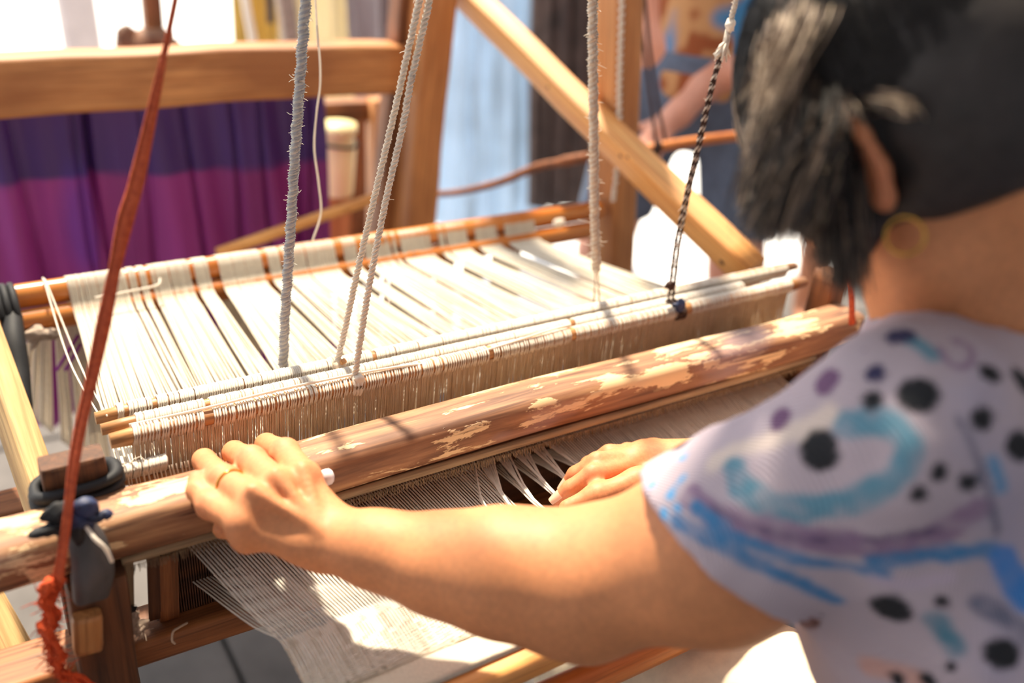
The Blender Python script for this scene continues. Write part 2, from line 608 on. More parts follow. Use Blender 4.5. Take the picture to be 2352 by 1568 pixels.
def vnoise(V, scale, seed=0):
    """smooth value noise at points"""
    rg = np.random.default_rng(seed)
    T = rg.uniform(-1, 1, (32, 32, 32))
    q = np.asarray(V) * scale + 100.0
    i = np.floor(q).astype(int); t = q - i; t = t * t * (3 - 2 * t)
    o = 0
    for a in (0, 1):
        for b in (0, 1):
            for c in (0, 1):
                w = (t[..., 0] if a else 1 - t[..., 0]) * (t[..., 1] if b else 1 - t[..., 1]) * (t[..., 2] if c else 1 - t[..., 2])
                o = o + w * T[(i[..., 0] + a) % 32, (i[..., 1] + b) % 32, (i[..., 2] + c) % 32]
    return o
# ------------------------------------------------------------------ the setting
def structure(o):
    o['kind'] = 'structure'
    return o

floor = structure(MB().box((1.75, 0.2, -0.03), (5.5, 3.9, 0.04)).box((-0.15, 2.525, -0.03), (1.7, 0.75, 0.04)).build('floor', M['grout']))
_t0 = None
for ix in range(9):
    for iy in range(8 if ix < 4 else 6):
        c = (-0.75 + ix * 0.42, 0.15 + iy * 0.36, -0.004)
        if _t0 is None:
            _t0 = MB().box((0, 0, 0), (0.412, 0.352, 0.02), bev=0.003).build('tile', M['tile'])
            t = _t0
        else:
            t = _t0.copy(); COL.objects.link(t)
        t.location = (c[0], c[1], c[2] + RNG.uniform(-.0012, .0012))
        set_parent(t, floor)
structure(MB().box((3.0, 9.0, -0.03), (26, 13.7, 0.04)).build('ground', plain('sunlit_pale_ground', (238, 238, 238), 0.9, 0.04, 3)))
structure(MB().box((1.75, -0.45, 2.55), (5.6, 2.7, 0.06)).build('ceiling', M['roof']))  # added out of view to block sky, edge placed to let sun in
structure(MB().box((1.75, -1.75, 1.25), (5.6, 0.08, 2.56)).build('wall_back', M['plaster']))  # added behind the camera to darken faces turned this way
structure(MB().box((-1.05, -0.25, 1.25), (0.08, 3.1, 2.56)).build('wall_left', M['plaster']))  # unseen side wall, added for blocked and bounced light
structure(MB().box((4.5, -0.25, 1.25), (0.08, 3.1, 2.56)).build('wall_right', M['plaster']))  # unseen, added for its bounce like the left one

# ------------------------------------------------------------------ the loom's standing frame
loom = thing('loom_frame', 'standing timber frame with upright posts, long horizontal beam and slanting honey pine brace', 'loom', (0.8, 1.3, 0))
bt, bb = 1.018, 0.932
beam('top_beam', (-0.55, 1.535, (bt + bb) / 2), (0.775, 1.535, (bt + bb) / 2 + 0.004), 0.07, bt - bb, M['loom_warm'], loom, wob=0.002, seed=1)
pl0, pl1 = P(990, 0, Y=1.5), P(945, 500, Y=1.5)
dl = (pl0 - pl1) / (pl0[2] - pl1[2])
def on_l(z):
    return pl1 + dl * (z - pl1[2]) + np.array([0.005, 0.0, 0])
beam('post', on_l(0.0), on_l(1.75), 0.075, 0.062, M['loom_warm'], loom, up=(1, 0, 0), wob=0.002, seed=2)
beam('post', on_l(0.60) + np.array([-0.040, 0.05, 0]), on_l(1.7) + np.array([-0.030, 0.05, 0]), 0.05, 0.035, M['loom_dark'], loom, up=(1, 0, 0), wob=0.002, seed=12)
pr0, pr1 = P(1418, 0, Y=1.15), P(1403, 620, Y=1.15)
dr = (pr0 - pr1) / (pr0[2] - pr1[2])
def on_r(z):
    return pr1 + dr * (z - pr1[2])
beam('post', on_r(0.0), on_r(1.75), 0.075, 0.05, M['loom_warm'], loom, up=(1, 0, 0), wob=0.0015, seed=3)
br0, br1 = P(1062, -20, d=1.62), P(1712, 615, d=1.30)
u = (br0 - br1)
brace = beam('brace', br1 - u * 0.02, br0 + u * 0.35, 0.036, 0.056, M['pine'], loom, up=(-.5, -.4, 1), wob=0.001, rnd=0.08, seed=4)
# knots in the pine brace
bw = [brace.matrix_world @ v.co for v in brace.data.vertices] if False else [frame_along(br1 - u * 0.02, br0 + u * 0.35, (-.5, -.4, 1)) @ v.co for v in brace.data.vertices]
bbvh = BVHTree.FromPolygons(bw, [tuple(q.vertices) for q in brace.data.polygons])
for (kx, ky, kr) in ((1658, 603, .0050), (1641, 622, .0032), (1425, 358, .0036), (1441, 361, .0030), (1258, 200, .0034)):
    r = Vector(ray(kx, ky)).normalized()
    h = bbvh.ray_cast(Vector(CAM), r)
    if h[0] is not None:
        q = np.array(h[0]); n = np.array(h[1]); n = n if n.dot(np.array(r)) < 0 else -n
        MB().lathe(q - n * .001, q + n * .0004, [(0, kr), (.8, kr), (1, kr * .7)], 14).build('knot', M['old_upright'], brace)
# left side of the frame
a, b = P(-45, 745, d=0.98), P(112, 1200, d=0.86)
beam('brace', b + (b - a) * 0.1, a - (b - a) * 0.2, 0.026, 0.030, M['pale_board'], loom, up=(.25, -.75, .3), wob=0.001, rnd=0.06, seed=5)
a, b = P(-40, 1190, d=0.95), P(120, 1150, d=1.0)
beam('rail', a, b + (b - a) * 0.2, 0.05, 0.04, M['loom_dark'], loom, wob=0.003, seed=6)
a, b = P(-60, 1330, d=0.93), P(60, 1560, d=0.9)
beam('brace', a, b + (b - a) * 0.6, 0.03, 0.035, M['pale_board'], loom, up=(.3, -.7, .3), wob=0.001, seed=7)
beam('post', (-.035, .418, 0), (-.035, .418, .79), .05, .045, M['loom_dark'], loom, up=(1, 0, 0), wob=.002, seed=31)
beam('post', (.935, .418, 0), (.935, .418, .79), .05, .045, M['loom_dark'], loom, up=(1, 0, 0), wob=.002, seed=32)
beam('post', (-.135, 1.12, 0), (-.135, 1.12, .80), .05, .045, M['loom_dark'], loom, up=(1, 0, 0), wob=.002, seed=33)
beam('post', (-.50, 1.535, 0), (-.50, 1.535, .93), .06, .06, M['loom_dark'], loom, up=(1, 0, 0), wob=.002, seed=34)
# overhead bar that the cords hang from
beam('top_bar', (-0.2, 0.74, 1.78), (1.25, 0.74, 1.78), 0.05, 0.05, M['loom_dark'], loom, wob=0.002, seed=8)

# ------------------------------------------------------------------ bamboo back beam (two canes)
def bamboo_cane(a, b, r, nodes, label):
    a, b = np.array(a, float), np.array(b, float); L = np.linalg.norm(b - a)
    t = thing('bamboo_cane', label, 'bamboo cane', a, 'bamboo canes of the back beam')
    prof = [(0, r * .9), (0.004, r)]
    for q in nodes:
        prof += [(q - .012, r), (q - .004, r * 1.07), (q, r * .96), (q + .004, r * 1.06), (q + .012, r)]
    prof += [(0.996, r), (1, r * .9)]
    fr = frame_along(a, b)
    MB().lathe(a, b, prof, 22).build('culm', M['bamboo'], t, origin=fr)
    for q in nodes:
        mb = MB()
        p = a + (b - a) * q
        th = np.linspace(0, 2 * PI, 25)
        y = np.array(fr.col[1][:3]); z = np.array(fr.col[2][:3])
        mb.tube(p + np.outer(np.cos(th), y) * r * .99 + np.outer(np.sin(th), z) * r * .99, 0.0012, 5, caps=False)
        mb.build('node_ring', M['loom_dark'], t)
    return t
UY, UZ, UR = 1.13, 0.814, 0.0150
LY, LZ, LR = 1.112, 0.789, 0.0145
bamboo_cane((-0.12, UY, UZ), (0.935, UY, UZ + .004), UR, (0.10, 0.62), 'upper bamboo cane of the back beam, the yarn sheet bends over it')
bamboo_cane((-0.12, LY, LZ), (0.90, LY, LZ + .004), LR, (0.16, 0.68), 'lower bamboo cane of the back beam, pressed against the front of the yarn sheet')

# ------------------------------------------------------------------ the batten (swinging beater)
batten = thing('batten', 'heavy wooden batten of the loom with worn peeling top rail, dark uprights and reed', 'batten', (0.45, 0.63, 0.69))
RY, RZ = 0.627, 0.8335
beam('top_rail', (-0.06, RY, RZ - .0015), (0.940, RY, RZ + .0015), 0.052, 0.040, M['rail'], batten, rnd=0.32, wob=0.0016, seg=90, seed=11)
beam('bottom_rail', (-0.06, 0.637, 0.700), (0.945, 0.637, 0.703), 0.05, 0.026, M['loom_dark'], batten, rnd=0.2, wob=0.0015, seg=40, seed=12)
beam('cap_strip', (0.070, 0.604, 0.8125), (0.855, 0.604, 0.8135), 0.008, 0.008, M['grey_slat'], batten, rnd=0.45, wob=0.0004, seg=60, seed=13)
# uprights
beam('upright', (0.053, 0.660, 0.60), (0.053, 0.660, 0.879), 0.022, 0.046, M['old_upright'], batten, up=(1, 0, 0), rnd=0.1, wob=0.0015, seed=14)
beam('upright', (0.050, 0.607, 0.585), (0.049, 0.607, 0.806), 0.030, 0.042, M['old_upright'], batten, up=(1, 0, 0), rnd=0.1, wob=0.002, seed=15)
beam('upright', (0.935, 0.668, 0.60), (0.938, 0.668, 0.887), 0.034, 0.030, M['loom_dark'], batten, up=(1, 0, 0), rnd=0.1, wob=0.0015, seed=16)
beam('upright', (0.878, 0.630, 0.60), (0.878, 0.630, 0.812), 0.03, 0.05, M['old_upright'], batten, up=(1, 0, 0), rnd=0.1, wob=0.0015, seed=17)
a = P(200, 1408, Y=0.588); b = P(202, 1490, Y=0.588)
beam('peg', a, b, 0.012, 0.021, M['rod'], batten, up=(1, 0, 0), rnd=0.3, wob=0.001, seg=8, seed=18)
a = P(285, 1280, Y=0.625); b = P(290, 1440, Y=0.625)
beam('reed_end', a, b, 0.010, 0.012, M['grey_slat'], batten, up=(1, 0, 0), rnd=0.12, wob=0.0005, seg=10, seed=19)
# the reed: hundreds of thin dents
mb = MB()
for x in np.arange(0.096, 0.862, 0.0021):
    mb.box((x, 0.640, 0.763), (0.0011, 0.009, 0.104))
mb.box((0.479, 0.640, 0.816), (0.77, 0.010, 0.006)); mb.box((0.479, 0.640, 0.711), (0.77, 0.010, 0.006))
mb.box((0.479, 0.648, 0.763), (0.77, 0.003, 0.104))
mb.build('reed', M['old_upright'], batten, kind='stuff')
# short yarn ends along the reed cap
mb = MB()
for x in np.arange(0.075, 0.852, 0.0013):
    l = RNG.uniform(.003, .008)
    p = np.array([x, 0.6005, 0.8085])
    mb.tube([p, p + (RNG.normal(0, .0008), -.0012 - RNG.uniform(0, .002), -l)], [.0005, .0003], 3, caps=False)
mb.build('yarn_ends', M['grey_slat'], batten, kind='stuff')
# grey weathered patch boards of the reed seen at the left
for k, (px, w) in enumerate(((385, .016), (352, .010))):
    a = P(px, 1275, Y=0.632); b = P(px + 4, 1420, Y=0.632)
    beam('slat', a, b, 0.003, w, M['old_upright'] if k else M['loom_dark'], batten, up=(1, 0, 0), wob=.0004, seg=8, seed=30 + k)

# ------------------------------------------------------------------ heddle shafts
def X_on(px, py, Y):
    return P(px, py, Y=Y)[0]

def loops(mb, x0, x1, y, z, r, step, skips, rad, n=10):
    """yarn loops wound round a rod"""
    x = x0
    while x < x1:
        if not any(a < x < b for a, b in skips):
            th = np.linspace(0, 2 * PI, n + 1)
            rr = r * RNG.uniform(1.0, 1.05)
            sh = RNG.normal(0, .0003)
            pts = np.stack([x + sh + 0.0012 * np.sin(th), y + rr * np.cos(th), z + rr * np.sin(th)], 1)
            mb.tube(pts, rad * RNG.uniform(.8, 1.15), 4, caps=False)
        x += step * RNG.uniform(.75, 1.3)

def hang(mb, x0, x1, y, z0, z1, step, skips, rad, slant, y1):
    x = x0
    while x < x1:
        if not any(a < x < b for a, b in skips):
            j = RNG.normal(0, .0006)
            s = slant * (0.5 + 0.9 * (x - x0) / (x1 - x0)) * RNG.uniform(.8, 1.2)
            pts = [(x, y, z0), (x - s * .35 + j, y + (y1 - y) * .5 - .001, (z0 + z1) / 2), (x - s + j, y1, z1)]
            mb.tube(pts, rad * RNG.uniform(.7, 1.3), 3, caps=False)
        x += step * RNG.uniform(.7, 1.3)

FY, FZ, FR = 0.700, 0.8600, 0.0078
MY, MZ, MR = 0.718, 0.8615, 0.0060
BY, BZ, BR = 0.742, 0.8590, 0.0066
shaft_f = thing('heddle_shaft', 'front heddle shaft wound with separate white loops, its curtain of ivory cords facing the batten', 'heddle shaft', (0.5, FY, FZ), 'heddle shafts hung across the loom')
x0, x1 = X_on(252, 1010, FY), X_on(1845, 652, FY)
beam('stick', (x0, FY, FZ), (x1, FY, FZ + .001), 2 * FR, 2 * FR, M['rod'], shaft_f, rnd=0.48, wob=0.0004, seg=40, seed=21)
skip_f = [(X_on(464, 963, FY), X_on(482, 960, FY)), (X_on(806, 880, FY), X_on(816, 878, FY)), (X_on(1118, 805, FY), X_on(1128, 803, FY)), (X_on(1304, 757, FY), X_on(1314, 755, FY)), (X_on(1548, 700, FY), X_on(1580, 695, FY))]
mb = MB(); loops(mb, X_on(305, 995, FY), X_on(1810, 660, FY), FY, FZ, FR + .0008, 0.0025, skip_f, 0.00105)
mb.build('winding', M['cord_white'], shaft_f, kind='stuff')
mb = MB(); hang(mb, X_on(300, 995, FY), X_on(1800, 662, FY), FY - FR, FZ - .002, 0.765, 0.0016, [], 0.00078, 0.010, FY - .012)
hang(mb, X_on(300, 995, FY), X_on(1800, 662, FY), FY - FR + .004, FZ - .002, 0.765, 0.0017, [], 0.00075, 0.012, FY - .006)
mb.build('heddles', M['heddle'], shaft_f, kind='stuff')
beam('stick', (x0 + .02, FY - .012, 0.762), (x1 - .03, FY - .012, 0.762), .011, .011, M['rod'], shaft_f, rnd=0.48, wob=0.0004, seg=20, seed=22)

shaft_m = thing('heddle_shaft', 'thin middle heddle shaft lying tight behind the front one, wrapped smooth in white yarn', 'heddle shaft', (0.5, MY, MZ), 'heddle shafts hung across the loom')
m0, m1 = X_on(232, 985, MY), X_on(1700, 668, MY)
beam('stick', (m0, MY, MZ), (m1, MY, MZ + .001), 2 * MR, 2 * MR, M['rod'], shaft_m, rnd=0.48, wob=0.0004, seg=40, seed=23)
mb = MB(); loops(mb, m0 + .028, m1, MY, MZ, MR + .0008, 0.0019, [(X_on(463, 925, MY), X_on(478, 922, MY)), (X_on(1306, 742, MY), X_on(1316, 740, MY))], 0.0013)
mb.build('winding', M['cord_white'], shaft_m, kind='stuff')

shaft_b = thing('heddle_shaft', 'rear heddle shaft next to the yarn sheet, two bare gaps at its left end', 'heddle shaft', (0.5, BY, BZ), 'heddle shafts hung across the loom')
b0, b1 = X_on(220, 968, BY), X_on(1822, 622, BY)
beam('stick', (b0, BY, BZ), (b1, BY, BZ + .003), 2 * BR, 2 * BR, M['rod'], shaft_b, rnd=0.48, wob=0.0004, seg=40, seed=24)
mb = MB(); loops(mb, b0 + .018, b1 - .02, BY, BZ + .001, BR + .0009, 0.0019, [(X_on(282, 952, BY), X_on(292, 950, BY)), (X_on(348, 938, BY), X_on(357, 936, BY)), (X_on(852, 826, BY), X_on(858, 825, BY))], 0.0013)
mb.build('winding', M['cord_white'], shaft_b, kind='stuff')
mb = MB(); hang(mb, b0 + .05, b1 - .05, BY - BR, BZ, 0.765, 0.0028, [], 0.0007, 0.010, BY - .006)
mb.build('heddles', M['heddle'], shaft_b, kind='stuff')

LOWY, LOWZ = 0.682, 0.8385
l0 = X_on(146, 1052, LOWY)
shaft_l = thing('heddle_shaft', 'low heddle shaft whose white wrapped end pokes out beneath the front shaft at the left', 'heddle shaft', (0.3, LOWY, LOWZ), 'heddle shafts hung across the loom')
beam('stick', (l0, LOWY, LOWZ), (0.185, LOWY + .006, LOWZ - .030), .010, .010, M['rod'], shaft_l, rnd=0.48, wob=0.0004, seg=30, seed=25)
mb = MB(); loops(mb, l0 + .012, l0 + .075, LOWY, LOWZ, .0062, 0.0016, [], 0.0013)
for _ in range(26):
    p = np.array([l0 + RNG.uniform(.0, .06), LOWY, LOWZ + .006]); q = RNG.normal(0, 1, 3) * (.006, .004, .003) + (0, 0, .003)
    mb.tube([p, p + q * .5 + (0, 0, .002), p + q], [.0006, .0005, .0003], 3, caps=False)
mb.build('winding', M['cord_white'], shaft_l, kind='stuff')
mb = MB(); hang(mb, l0 + .03, l0 + .14, LOWY - .006, LOWZ, 0.79, 0.0034, [], 0.0008, -0.004, LOWY - .012)
mb.build('heddles', M['cord_white'], shaft_l, kind='stuff')
# hidden behind the rear shaft: the lowered shaft that the side cords hold
LBY, LBZ = 0.780, 0.830

# slack cord lying along the tops of the shafts
def cord_obj(name, pts, r, mat, label, n=60, group=None, cat='cord'):
    mb = MB(); mb.tube(spline(pts, n), r, 6)
    return tag(mb.build(name, mat, origin=pts[0]), label, cat, group)
def onf(px, py, y=0.690):
    return P(px, py, Y=y)
cord_obj('slack_cord', [P(298, 985, Y=.705) + (0, 0, .004), P(480, 935, Y=.700), P(640, 895, Y=.700), P(820, 858, Y=.700), P(930, 840, Y=.698), P(1030, 828, Y=.697), P(1130, 800, Y=.697), P(1250, 762, Y=.700), P(1310, 745, Y=.703)],
         .0013, M['cord_white'], 'thin white tie cord running slack along the top of the front heddle shaft')

# ------------------------------------------------------------------ the warp
NW = 470
gaps = []
for px0, px1, py in ((283, 292, 625), (303, 318, 620), (328, 344, 615), (424, 441, 600), (467, 500, 590), (590, 610, 572), (632, 644, 566), (757, 782, 548), (806, 830, 540), (885, 892, 532), (898, 912, 530), (974, 1000, 520), (1058, 1084, 507), (1128, 1150, 498), (1010, 1016, 514), (690, 694, 560), (380, 384, 606)):
    ga, gb = P(px0, py, Y=UY)[0], P(px1, py, Y=UY)[0]
    gaps.append((ga + .12 * (gb - ga), gb - .12 * (gb - ga)))
gaps.sort()
XB0, XB1 = 0.117, 0.790
dens = np.linspace(XB0, XB1, 4000)
w = np.ones_like(dens)
for a, b in gaps:
    w[(dens > a) & (dens < b)] = 0.0
w *= 1 + 0.3 * vnoise(np.stack([dens * 1, dens * 0, dens * 0], 1), 40, 3)
cw = np.cumsum(w); cw /= cw[-1]
tt = (np.arange(NW) + .5) / NW
XB = np.interp(tt, cw, dens) + RNG.normal(0, .0003, NW)
XH = 0.094 + tt * (0.885 - 0.094) + RNG.normal(0, .0006, NW)
XR = 0.124 + tt * (0.830 - 0.124)
XC = 0.160 + tt * (0.800 - 0.160)
HZ = 0.800
mb = MB()
for i in range(NW):
    up = (i % 2 == 0)
    sag = RNG.normal(0, .0012)
    pts = [(XB[i], UY + .012, 0.60), (XB[i], UY + UR + .001, UZ - .012), (XB[i], UY + UR * .72, UZ + UR * .75), (XB[i], UY - .001, UZ + UR + .0012), (XB[i], UY - UR * .72, UZ + UR * .75 + .001),
           (XB[i], LY - LR * .8 - .001, LZ + LR * .62), (XB[i] + (XH[i] - XB[i]) * .10, 1.05, 0.796 + sag * .4),
           (XB[i] + (XH[i] - XB[i]) * .5, 0.92, 0.797 + sag), (XH[i], 0.745, HZ + (0.004 if up else -.004))]
    mb.tube(spline(pts, 22), 0.00098 * RNG.uniform(.75, 1.2), 4, caps=False)
warp_back = tag(mb.build('back_warp', M['warp']), 'wide sheet of cream cotton yarn stretched from the bamboo canes to the heddle shafts', 'yarn')
warp_back['kind'] = 'stuff'

# in front of the reed: upper and lower shed, then the fell of the cloth
hand_pull = [(P(1290, 1108, Z=.790), 12), ]
mb = MB()
pull_c = P(1305, 1118, Z=.792)
pull_i = np.argmin(np.abs(XC + (XR - XC) * .6 - pull_c[0]))
FELL = 0.505
for i in range(NW):
    up = (i % 2 == 0)
    zr = 0.785 if up else 0.744
    y0 = 0.634
    k = (i - pull_i)
    xc = XC[i]
    mid = np.array([XR[i] + (xc - XR[i]) * .6, 0.545, 0.778 if up else 0.762])
    if not up and tt[i] > .06:
        zr = 0.770
        mid[2] = 0.768
    if -36 < k < 30:
        # drawn together in bunches by the fingers
        g = round(k / 13.0)
        tgt = XR[pull_i] + (g * 0.0235) - 0.012
        f = 0.80
        mid[0] += (tgt - mid[0]) * f * .55
        q0 = np.array([XR[i] + (tgt - XR[i]) * .15, 0.622, zr])
        mid[1] = 0.560
        mid = np.array([tgt + RNG.normal(0, .0010) + (XC[pull_i] - XR[pull_i]) * .4, 0.560, 0.785 + RNG.normal(0, .0008)])
        end = np.array([XC[i] + (tgt - XR[i]) * .5, 0.520, 0.772])
        pts = [(XR[i], y0, zr), mid, end, (XC[i], FELL, 0.770), (XC[i], 0.45, 0.770)]
    else:
        pts = [(XR[i], y0, zr), mid, (xc, FELL, 0.770), (xc, 0.45, 0.770)]
    mb.tube(spline(pts, 12), 0.00100 * RNG.uniform(.75, 1.2), 4, caps=False)
warp_front = tag(mb.build('front_warp', M['warp_near']), 'cream yarn between batten and woven cloth, parted into two layers at the left edge', 'yarn')
warp_front['kind'] = 'stuff'

# ------------------------------------------------------------------ woven cloth and the breast beam
cloth = thing('woven_cloth', 'cream cotton cloth just woven, its open gauzy edge facing the batten', 'cloth', (0.48, 0.44, 0.770))
mb = MB()
y = FELL + .004
while y > 0.445:
    xs = np.linspace(XC[0] - .001, XC[-1] + .001, 90)
    z = 0.7705 + 0.0006 * np.sin(np.arange(90) * 2.4 + y * 3000)
    yy = y + 0.0006 * np.sin(xs * 31 + y * 50)
    mb.tube(np.stack([xs, yy, z], 1), 0.00055, 3, caps=False)
    y -= RNG.uniform(.0016, .0023) * (0.62 if y < .48 else 1)
mb.build('weft', M['warp'], cloth, kind='stuff')
BBY, BBZ, BBR = 0.412, 0.756, 0.0125
ys = list(np.linspace(0.462, 0.424, 10))
V = []
for y in ys:
    V.append([(XC[0] + t * (XC[-1] - XC[0]), y, 0.7695 + 0.0006 * math.sin(t * 40 + y * 90)) for t in np.linspace(0, 1, 60)])
for th in np.linspace(80, -60, 10):
    V.append([(XC[0] + t * (XC[-1] - XC[0]), BBY + .008 + (BBR + .0012) * math.sin(math.radians(90 - th)) * 0 + (BBR + .0012) * math.cos(math.radians(th)) * 1.0 - .004, BBZ + (BBR + .0012) * math.sin(math.radians(th)) - .001) for t in np.linspace(0, 1, 60)])
MB().slab(np.array(V), 0.0012, np.array([0, 0, 1.0])).build('web', M['cloth'], cloth)

breast = thing('breast_beam', 'orange wooden breast beam in front of the weaver with a worn grey patch', 'beam', (0.45, 0.42, 0.75))
beam('rail', (-0.02, 0.4215, 0.756), (0.92, 0.4215, 0.756), 0.036, 0.023, M['pine'], breast, rnd=0.3, wob=0.0012, seg=60, seed=41)
tag(beam('cloth_roller', (-0.02, 0.407, 0.712), (0.915, 0.407, 0.712), 0.026, 0.026, M['cane'], None, rnd=0.48, wob=0.0008, seg=50, seed=42),
    'reddish brown wooden roller lying in front of the breast beam above the lap', 'roller')
# ------------------------------------------------------------------ cords and ropes
def twist(mb, path, R, r, pitch, strands, mats, phase=0.0, n=4, jit=0.0):
    """strands laid round a path"""
    path = np.asarray(path, float); L = np.concatenate([[0], np.cumsum(np.linalg.norm(np.diff(path, axis=0), axis=1))])
    m = max(24, int(L[-1] / pitch * 9))
    s = np.linspace(0, L[-1], m); c = np.stack([np.interp(s, L, path[:, k]) for k in range(3)], 1)
    t = np.gradient(c, axis=0); t /= np.linalg.norm(t, axis=1, keepdims=True)
    a = np.cross(t, (0.2, 1, 0.1)); a /= np.linalg.norm(a, axis=1, keepdims=True); b = np.cross(t, a)
    for k in range(strands):
        th = s / pitch * 2 * PI + phase + k * 2 * PI / strands
        off = (np.cos(th)[:, None] * a + np.sin(th)[:, None] * b) * R
        rr = r * (1 + jit * np.sin(s * 900 + k * 2) + jit * RNG.normal(0, .5, m))
        mb.tube(c + off, rr, n, mi=mats[k % len(mats)])

def fuzz(mb, path, R, n, length, mi=0, r=0.00034):
    path = np.asarray(path, float)
    L = np.concatenate([[0], np.cumsum(np.linalg.norm(np.diff(path, axis=0), axis=1))])
    for _ in range(n):
        s = RNG.uniform(0, L[-1]); c = np.array([np.interp(s, L, path[:, k]) for k in range(3)])
        d = RNG.normal(0, 1, 3); d /= np.linalg.norm(d)
        p = c + d * R * .8; l = length * RNG.uniform(.4, 1.3)
        e = RNG.normal(0, .5, 3)
        mb.tube([p, p + d * l * .5 + e * l * .3, p + d * l * .6 + e * l * .9], [r, r, r * .5], 3, mi=mi, caps=False)

def blob(mb, c, r, seed=0, rough=.25, mi=0, sq=(1, 1, 1)):
    bm = bmesh.new(); bmesh.ops.create_icosphere(bm, subdivisions=3, radius=1)
    bm.verts.index_update()
    v = np.array([q.co[:] for q in bm.verts]); f = [tuple(x.index for x in q.verts) for q in bm.faces]; bm.free()
    v = v * (1 + rough * vnoise(v, 1.6, seed)[:, None] + rough * .5 * vnoise(v, 4.0, seed + 1)[:, None])
    mb.add(v * np.array(sq) * r + np.asarray(c), f, mi)

def up_to(p, q, z=1.755):
    """goes on in a straight line from p through q up to height z"""
    p, q = np.array(p), np.array(q)
    return q + (q - p) * (z - q[2]) / (q[2] - p[2])

# two chain-plaited white cords side by side that hold the front shafts
for k, (pts, lab) in enumerate((
        ([(772, 838), (793, 752), (826, 600), (870, 410), (910, 240), (963, 0)], 'plaited white cord of the close middle pair, the left one ending at a wedge'),
        ([(814, 872), (826, 790), (848, 655), (884, 470), (925, 290), (945, 180), (987, 0)], 'plaited white cord of the close middle pair, the right one knotted on the front shaft'))):
    Y0 = 0.735 if k == 0 else 0.700
    w = [P(x, y, Y=Y0 + (0.72 - Y0) * (1 - y / 860)) for x, y in pts]
    w.append(up_to(w[-2], w[-1]))
    path = spline(w, 60)
    t = thing('shaft_cord', lab, 'cord', w[0], 'plaited white shaft cords')
    mb = MB(); twist(mb, path, 0.0019, 0.0016, 0.013, 3, [0], jit=.15); fuzz(mb, path, .003, 50, .004)
    mb.build('plait', M['cord_white'], t)
    mb = MB()
    for q in range(3):
        th = np.linspace(0, 2 * PI, 17)
        yy, zz = (BY, BZ) if k == 0 else (FY, FZ)
        R = .0092 + .0006 * q
        mb.tube(np.stack([w[0][0] - .003 + q * .003 + .001 * np.sin(th), yy + R * np.cos(th), zz + R * np.sin(th)], 1), .0016, 6, caps=False)
    blob(mb, w[0] + (0.002, -.004, .002), .0055, k + 3, .3)
    mb.build('knot', M['cord_cream'] if k == 0 else M['cord_white'], t)
# wooden wedge caught in the left knot
mb = MB(); a = P(772, 848, Y=.737); b = P(793, 825, Y=.725)
q = frame_along(a, b)
mb.box((0, 0, 0), (.016, .006, .005), bev=.0008)
o = mb.build('wedge', M['rod']); o.matrix_basis = q
tag(o, 'small dark wooden wedge stuck under the left cord of the close pair', 'wedge')

def side_cord(pts, Y0, Y1, R, r, pitch, strands, mats, lab, fz, fzl, zend=None, group=None, name='shaft_cord'):
    w = [P(x, y, Y=Y0 + (Y1 - Y0) * (1 - y / 870)) for x, y in pts]
    if zend is not None:
        d = (w[0] - w[1]); w = [w[0] + d * (zend - w[0][2]) / d[2]] + w
    w.append(up_to(w[-2], w[-1]))
    path = spline(w, 80)
    mb = MB(); twist(mb, path, R, r, pitch, strands, list(range(len(mats))), jit=.2); fuzz(mb, path, R + r, fz, fzl)
    return tag(mb.build(name, mats, origin=w[0]), lab, 'cord', group), path

g1, path = side_cord([(650, 862), (655, 720), (668, 520), (676, 380), (688, 200), (702, 0)], .78, .775, .0025, .0026, .010, 4, [M['cord_grey'], M['cord_steel'], M['cord_grey'], M['cord_steel']],
          'fuzzy grey and blue cord dropping through the yarn sheet left of the white pair', 700, .0045, LBZ)
w1, path = side_cord([(1370, 620), (1366, 520), (1364, 330), (1362, 150), (1361, 0)], .78, .775, .0030, .0028, .012, 4, [M['cord_white'], M['cord_cream'], M['cord_white'], M['cord_cream']],
          'shaggy white chenille cord hanging before the right post, thinning to two strings', 700, .006)
mb = MB()
for dx in (-6, 7):
    mb.tube(spline([P(1370 + dx * .3, 615, Y=.78), P(1370 + dx, 700, Y=.78), P(1371 + dx, 720, Y=.78)], 16), .0011, 5)
for (dx, s) in ((-6, 0), (7, 1)):
    pp = P(1371 + dx, 720, Y=.78)
    mb.tube([pp, (pp[0], LBY, LBZ)], .0011, 5)
s1 = mb.build('string', M['cord_dark'].copy() if False else M['cord_cream'], w1)
tag(beam('lowered_shaft', (0.10, LBY, LBZ), (0.90, LBY, LBZ + .002), .012, .012, M['rod'], None, rnd=.48, wob=.0004, seg=20, seed=61), 'lowered heddle shaft lying behind the wrapped ones, held by the grey and chenille cords', 'heddle shaft')

# white looped cord hanging down the right post
w = [P(1408, 462, Y=1.10), P(1413, 410, Y=1.10), P(1420, 300, Y=1.10), P(1421, 200, Y=1.10), P(1424, 100, Y=1.10), P(1427, 0, Y=1.10)]
w.append(up_to(w[-2], w[-1], 1.74))
path = spline(w, 120)
mb = MB()
Ls = np.concatenate([[0], np.cumsum(np.linalg.norm(np.diff(path, axis=0), axis=1))])
s = 0.03
while s < Ls[-1]:
    c = np.array([np.interp(s, Ls, path[:, k]) for k in range(3)])
    mb.tube([c + (-.0035, 0, -.0045), c + (.001, -.002, 0), c + (.004, 0, .0048)], [.0024, .0034, .0024], 6)
    s += .0118
mb.tube(path[:14], [.0055 * .7] * 14, 6)
mb.tube(path, .0018, 5)
tag(mb.build('looped_cord', M['cord_white'], origin=w[0]), 'white looped cord with a plain tassel end hanging flat against the right post', 'cord')

